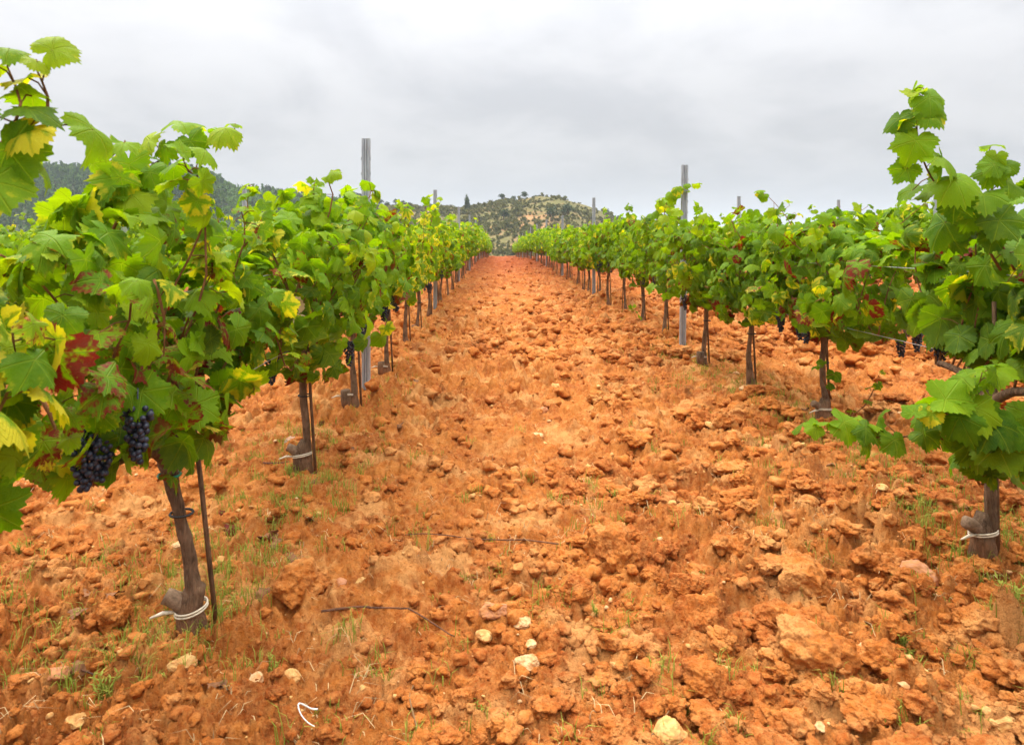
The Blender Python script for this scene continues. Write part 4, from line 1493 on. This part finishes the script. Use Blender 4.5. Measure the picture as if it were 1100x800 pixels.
def scatter(name, label, cat, count, mat, smin, smax, ymin, ymax, angular, seed, flat, xr=1.0, pw=2.2, tonev=None):
    g = np.random.default_rng(seed)
    big = [lump(seed + k, 4, flat * g.uniform(0.7, 1.1), angular, 0.42) for k in range(10)]
    med = [lump(seed + 40 + k, 2, flat * g.uniform(0.7, 1.1), angular, 0.35) for k in range(8)]
    sml = [lump(seed + 20 + k, 1, flat, angular, 0.35) for k in range(8)]
    y = 1 / (1 / ymax + (1 / ymin - 1 / ymax) * g.uniform(size=count))
    x = (g.uniform(-0.78, 0.80, count)) * y * xr
    dens = fbm2(x * 1.3, y * 0.9, 3, seed)
    s = smin + (smax - smin) * g.uniform(size=count) ** (pw + 3)
    s = s * (0.7 + 0.5 * sstep(-0.5, 1.2, x)) * np.clip(y / 3.0, 0.8, 1.6)
    keep = dens > g.uniform(-0.9, 0.15, count)
    x, y, s = x[keep], y[keep], s[keep]
    z = ground_h(x, y)
    geo = Geo()
    a = g.uniform(0, 6.283, len(x))
    for k in range(len(x)):
        px_size = s[k] * F_PX / y[k]
        lib = big if px_size > 11 else (med if px_size > 5 else sml)
        v, f = lib[g.integers(8)]
        ca, sa = math.cos(a[k]), math.sin(a[k])
        rx = np.stack([v[:, 0] * ca - v[:, 1] * sa, v[:, 0] * sa + v[:, 1] * ca, v[:, 2]], 1)
        geo.add(rx * s[k] + np.array([x[k], y[k], z[k] + s[k] * flat * 0.35]), f)
    return link(name, geo.mesh(name, mat, True), kind="stuff", label=label, cat=cat)


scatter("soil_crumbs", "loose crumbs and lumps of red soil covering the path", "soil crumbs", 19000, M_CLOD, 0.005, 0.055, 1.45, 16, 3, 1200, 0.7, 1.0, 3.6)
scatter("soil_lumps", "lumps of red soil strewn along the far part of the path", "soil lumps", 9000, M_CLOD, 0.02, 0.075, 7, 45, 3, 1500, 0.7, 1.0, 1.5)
scatter("gravel", "small tan and cream gravel strewn over the red soil", "gravel", 1100, M_STONE_OCHRE, 0.005, 0.022, 1.45, 12, 5, 1300, 0.6)
scatter("pebbles", "tiny whitish stone chips strewn over the red soil", "pebbles", 500, M_STONE_PALE, 0.004, 0.018, 1.45, 14, 5, 1400, 0.5)


# grass, weeds and dry straw
def blades(geo, x, y, n, hgt, spread, g, tone=0.5, flat=0.0, wid=0.0014):
    up_ = np.array([0, 0, 0.004])
    for _ in range(n):
        a = g.uniform(0, 6.283)
        r = spread * math.sqrt(g.uniform())
        bx, by = x + math.cos(a) * r, y + math.sin(a) * r
        L = hgt * g.uniform(0.5, 1.2)
        lean = g.uniform(0.1, 0.8) + flat
        az = g.uniform(0, 6.283)
        dx, dy = math.cos(az), math.sin(az)
        sx, sy = -dy * wid, dx * wid
        p0 = np.array([bx, by, -0.006])
        p1 = p0 + np.array([dx * lean * L * 0.3, dy * lean * L * 0.3, L * 0.55])
        p2 = p0 + np.array([dx * lean * L, dy * lean * L, L * max(0.12, 1 - 0.55 * lean)])
        sd_ = np.array([sx, sy, 0])
        t = min(1, max(0, tone + g.normal() * 0.2))
        p0, p1, p2 = p0 + up_, p1 + up_, p2 + up_
        geo.add(np.array([p0 - sd_, p0 + sd_, p1 + sd_ * 0.8, p1 - sd_ * 0.8, p2]), [(0, 1, 2), (0, 2, 3), (3, 2, 4)], None, np.tile([t, t, t, 1], (5, 1)))


def rest_on_ground(geo):
    for k, v in enumerate(geo.v):
        pass
    xy = np.array([v[0, :2] for v in geo.v])
    h = ground_h(xy[:, 0], xy[:, 1])
    for k in range(len(geo.v)):
        geo.v[k][:, 2] += h[k]


def grass_all():
    g = np.random.default_rng(77)
    geo = Geo()
    spots = []
    for px, py, sc, cnt in ((1085, 640, 0.10, 10), (1030, 570, 0.10, 10), (1000, 560, 0.12, 8), (965, 560, 0.08, 6), (740, 400, 0.3, 26), (725, 385, 0.3, 18), (770, 415, 0.25, 16), (805, 425, 0.2, 12),
                            (820, 520, 0.1, 6), (765, 500, 0.12, 6), (690, 470, 0.1, 3), (235, 400, 0.3, 14), (250, 480, 0.2, 22), (285, 470, 0.2, 16), (330, 545, 0.14, 10), (400, 490, 0.12, 6),
                            (365, 525, 0.12, 8), (150, 590, 0.10, 8), (75, 600, 0.10, 5), (110, 735, 0.05, 5), (105, 715, 0.05, 4), (520, 500, 0.15, 4), (620, 545, 0.12, 7), (640, 535, 0.1, 5), (590, 640, 0.06, 3),
                            (650, 655, 0.06, 3), (965, 690, 0.06, 5), (990, 690, 0.05, 4), (1045, 735, 0.05, 2), (700, 560, 0.08, 3), (470, 560, 0.1, 3), (540, 600, 0.05, 2), (820, 770, 0.04, 2), (730, 720, 0.04, 2)):
        x, y = on_ground(px, py)
        for _ in range(cnt):
            spots.append((x + g.normal() * sc, y + g.normal() * sc * 1.5))
    for _ in range(1050):
        y = 1 / (1 / 30 + (1 / 1.9 - 1 / 30) * g.uniform())
        X = g.choice([-1.0, 1.95, 1.95]) + g.normal() * 0.20
        spots.append((X, y))
    for _ in range(170):
        y = 1 / (1 / 25 + (1 / 1.7 - 1 / 25) * g.uniform())
        spots.append((g.uniform(-0.75, 0.78) * y, y))
    for x, y in spots:
        blades(geo, x, y, int(g.integers(8, 20)), g.uniform(0.025, 0.085), 0.035, g, g.uniform(0.2, 0.8), 0.1)
    rest_on_ground(geo)
    link("grass", geo.mesh("grass", M_GRASS, False, False, True), kind="stuff", label="thin green grass sprouting from the red soil along the rows", cat="grass")
    geo = Geo()
    for _ in range(3000):
        y = 1 / (1 / 14 + (1 / 1.5 - 1 / 14) * g.uniform())
        x = g.uniform(-0.78, 0.8) * y
        if y < 2.6 and g.uniform() < 0.7:
            continue
        if fbm2(np.array([x * 1.5]), np.array([y * 1.2]), 3, 321)[0] < g.uniform(-0.25, 0.45):
            continue
        blades(geo, x, y, int(g.integers(1, 5)), g.uniform(0.015, 0.065), 0.03, g, g.uniform(0.3, 1.0), 0.9, 0.0014)
    rest_on_ground(geo)
    link("straw", geo.mesh("straw", M_STRAW, False, False, True), kind="stuff", label="dry straw and dead stalks strewn on the red soil", cat="straw")


grass_all()


def weed(px, py, hgt, label, seed, n=9, tone=0.6):
    x, y = on_ground(px, py)
    g = np.random.default_rng(seed)
    geo = Geo()
    st = Geo()
    for k in range(n):
        az, L = g.uniform(0, 6.283), hgt * g.uniform(0.5, 1.0)
        le = g.uniform(0.1, 0.6)
        tipp = np.array([math.cos(az) * le * L, math.sin(az) * le * L, L])
        st.tube([(0, 0, -0.02), tipp * 0.5 + np.array([0, 0, L * 0.05]), tipp], 0.0011, 4)
        for q in np.linspace(0.25, 1, 8):
            b = tipp * q
            a2 = g.uniform(0, 6.283)
            dd = np.array([math.cos(a2), math.sin(a2), g.uniform(0.1, 0.9)]) * hgt * g.uniform(0.14, 0.26)
            s = np.cross(dd, [0, 0, 1.0])
            s = s / (np.linalg.norm(s) + 1e-9) * hgt * 0.035
            t = min(1, max(0, tone + g.normal() * 0.15))
            geo.add(np.array([b, b + dd * 0.5 + s, b + dd, b + dd * 0.5 - s]), [(0, 1, 2), (0, 2, 3)], None, np.tile([t, t, t, 1], (4, 1)))
    root = link("weed", geo.mesh("weed", M_GRASS, False, False, True), None, (x, y, gz(x, y) - 0.005), 0, label, "weed", "small green weeds on the soil")
    link("stem", st.mesh("stem", M_GRASS, True, False, True), root)


weed(113, 742, 0.085, "bright feathery weed sprouting near the frame corner", 1, 9, 0.8)
weed(1088, 645, 0.11, "bushy bright green weed at the frame edge beside the grassy vine foot", 2, 16, 0.8)
weed(290, 715, 0.07, "slim green sprig by the rounded tan stone", 3, 3, 0.7)
weed(826, 778, 0.05, "two-leaved seedling at the bottom below the squat clod", 4, 3, 0.6)
weed(735, 722, 0.05, "little weed in the shade of the leaning wedge of soil", 5, 4, 0.5)
weed(640, 655, 0.05, "low dark weed in the mid path", 6, 7, 0.35)
weed(970, 690, 0.075, "grassy weed in front of the flat brown slab", 7, 9, 0.55)
weed(20, 590, 0.06, "small leafy weed at the frame edge below the yellow leaves", 8, 7, 0.5)
weed(310, 520, 0.06, "leafy weed at the foot of the vine with the tan dried leaf", 9, 8, 0.6)
weed(660, 540, 0.05, "tiny weed in the path beyond the narrow dark crack", 10, 5, 0.5)


def twig(name, pix, rad, mat, label, cat, group=None, lift=0.012):
    P = []
    for px, py in pix:
        x, y = on_ground(px, py)
        P.append((x, y, 0))
    P = smooth_poly(P, 30)
    z = ground_h(P[:, 0], P[:, 1])
    k = np.ones(9) / 9
    zm = np.array([z[max(0, i - 4):i + 5].max() for i in range(len(z))])
    z2 = np.convolve(np.pad(zm, 4, mode="edge"), k, "valid")
    P[:, 2] = z2 + lift * 0.3
    o = P[len(P) // 2].copy()
    g = Geo()
    g.tube(P - o, np.linspace(rad, rad * 0.45, len(P)), 8, 0.15, 3)
    link(name, g.mesh(name, mat), None, o, 0, label, cat, group)


GT = "dead canes and twigs on the soil"
twig("fallen_cane", [(345, 664), (400, 657), (440, 662), (488, 684)], 0.0042, M_TWIG, "long bent dead cane lying across the soil in mid path", "cane", GT)
twig("fallen_cane", [(600, 586), (540, 580), (480, 576), (435, 578)], 0.0036, M_TWIG, "thin straight dead cane lying across the path past the bent one", "cane", GT)
twig("fallen_cane", [(30, 722), (75, 722), (105, 730)], 0.004, M_TWIG, "short grey twig near the feathery weed", "cane", GT)
twig("fallen_cane", [(450, 778), (440, 745), (447, 720)], 0.003, M_STRAW, "pale dry stalk pointing up the path near the bottom", "stalk", GT)
twig("fallen_cane", [(700, 795), (725, 765), (770, 748)], 0.0022, M_STRAW, "yellow dry stalk by the large ochre stone", "stalk", GT)
twig("fallen_cane", [(283, 500), (300, 502), (315, 500)], 0.005, M_TWIG, "small dark twig next to the leaning trunk's stub", "cane", GT)
twig("wire_offcut", [(341, 756), (323, 764), (322, 773), (338, 779)], 0.0026, M_WHITE, "curled white wire offcut lying on the soil", "wire offcut")


def red_leaf(px, py, size, label, red=1.0, seed=1):
    x, y = on_ground(px, py)
    g = np.random.default_rng(seed)
    lg = Geo()
    add_leaves(lg, np.zeros((1, 3)), np.array([[0.1, -0.35, 1.0]]), np.array([[1.0, 0.2, 0.0]]), np.array([size]), np.array([[0.2, red, 0.0]]), "hi", g)
    link("fallen_leaf", lg.mesh("fallen_leaf", M_LEAF, True, True, True), None, (x, y, gz(x, y) + 0.015), 0, label, "fallen leaf", "red leaves fallen on the soil")


red_leaf(247, 578, 0.045, "fallen crimson leaf on the soil behind the banded vine foot", 1.6)
red_leaf(238, 563, 0.03, "small curled rust-red leaf just past the fallen crimson one", 1.4, 4)

def brown_leaves():
    g = np.random.default_rng(99)
    mt = mat_plain("withered_leaf", (0.20, 0.085, 0.035), 0.8, 0.15, 0.45, 40)
    lib = []
    for k in range(4):
        lg = Geo()
        add_leaves(lg, np.zeros((1, 3)), np.array([[0.2, -0.3, 1.0]]), np.array([[1.0, 0.3, 0.0]]), np.array([0.035]), np.zeros((1, 3)), "mid", g)
        lib.append(lg.mesh("withered_leaf", mt, True, True, True))
    for k in range(46):
        y = 1 / (1 / 9 + (1 / 1.9 - 1 / 9) * g.uniform())
        x = g.choice([-1.0, 1.95]) + g.normal() * 0.25
        o = link("withered_leaf", lib[k % 4], None, (x, y, gz(x, y) + 0.012), g.uniform(0, 6.28), "small withered brown leaf fallen on the soil beneath the vines", "fallen leaf", "withered leaves beneath the vines")
        o.rotation_euler = (g.normal() * 0.4, g.normal() * 0.4, g.uniform(0, 6.28))


brown_leaves()

# ------------------------------------------------------------------ haze over the whole scene
m, h = new_mat("haze_air")
pv = h.n("ShaderNodeVolumePrincipled")
pv.inputs["Color"].default_value = (0.60, 0.66, 0.75, 1)
pv.inputs["Density"].default_value = 0.00034
pv.inputs["Anisotropy"].default_value = 0.2
h.n("ShaderNodeOutputMaterial", ins={1: pv.outputs[0]})
g = Geo()
g.box((0, 2300, 22.5), (9000, 5600, 145))
link("haze", g.mesh("haze", m, False), kind="stuff", label="thin pale haze in the air", cat="haze")
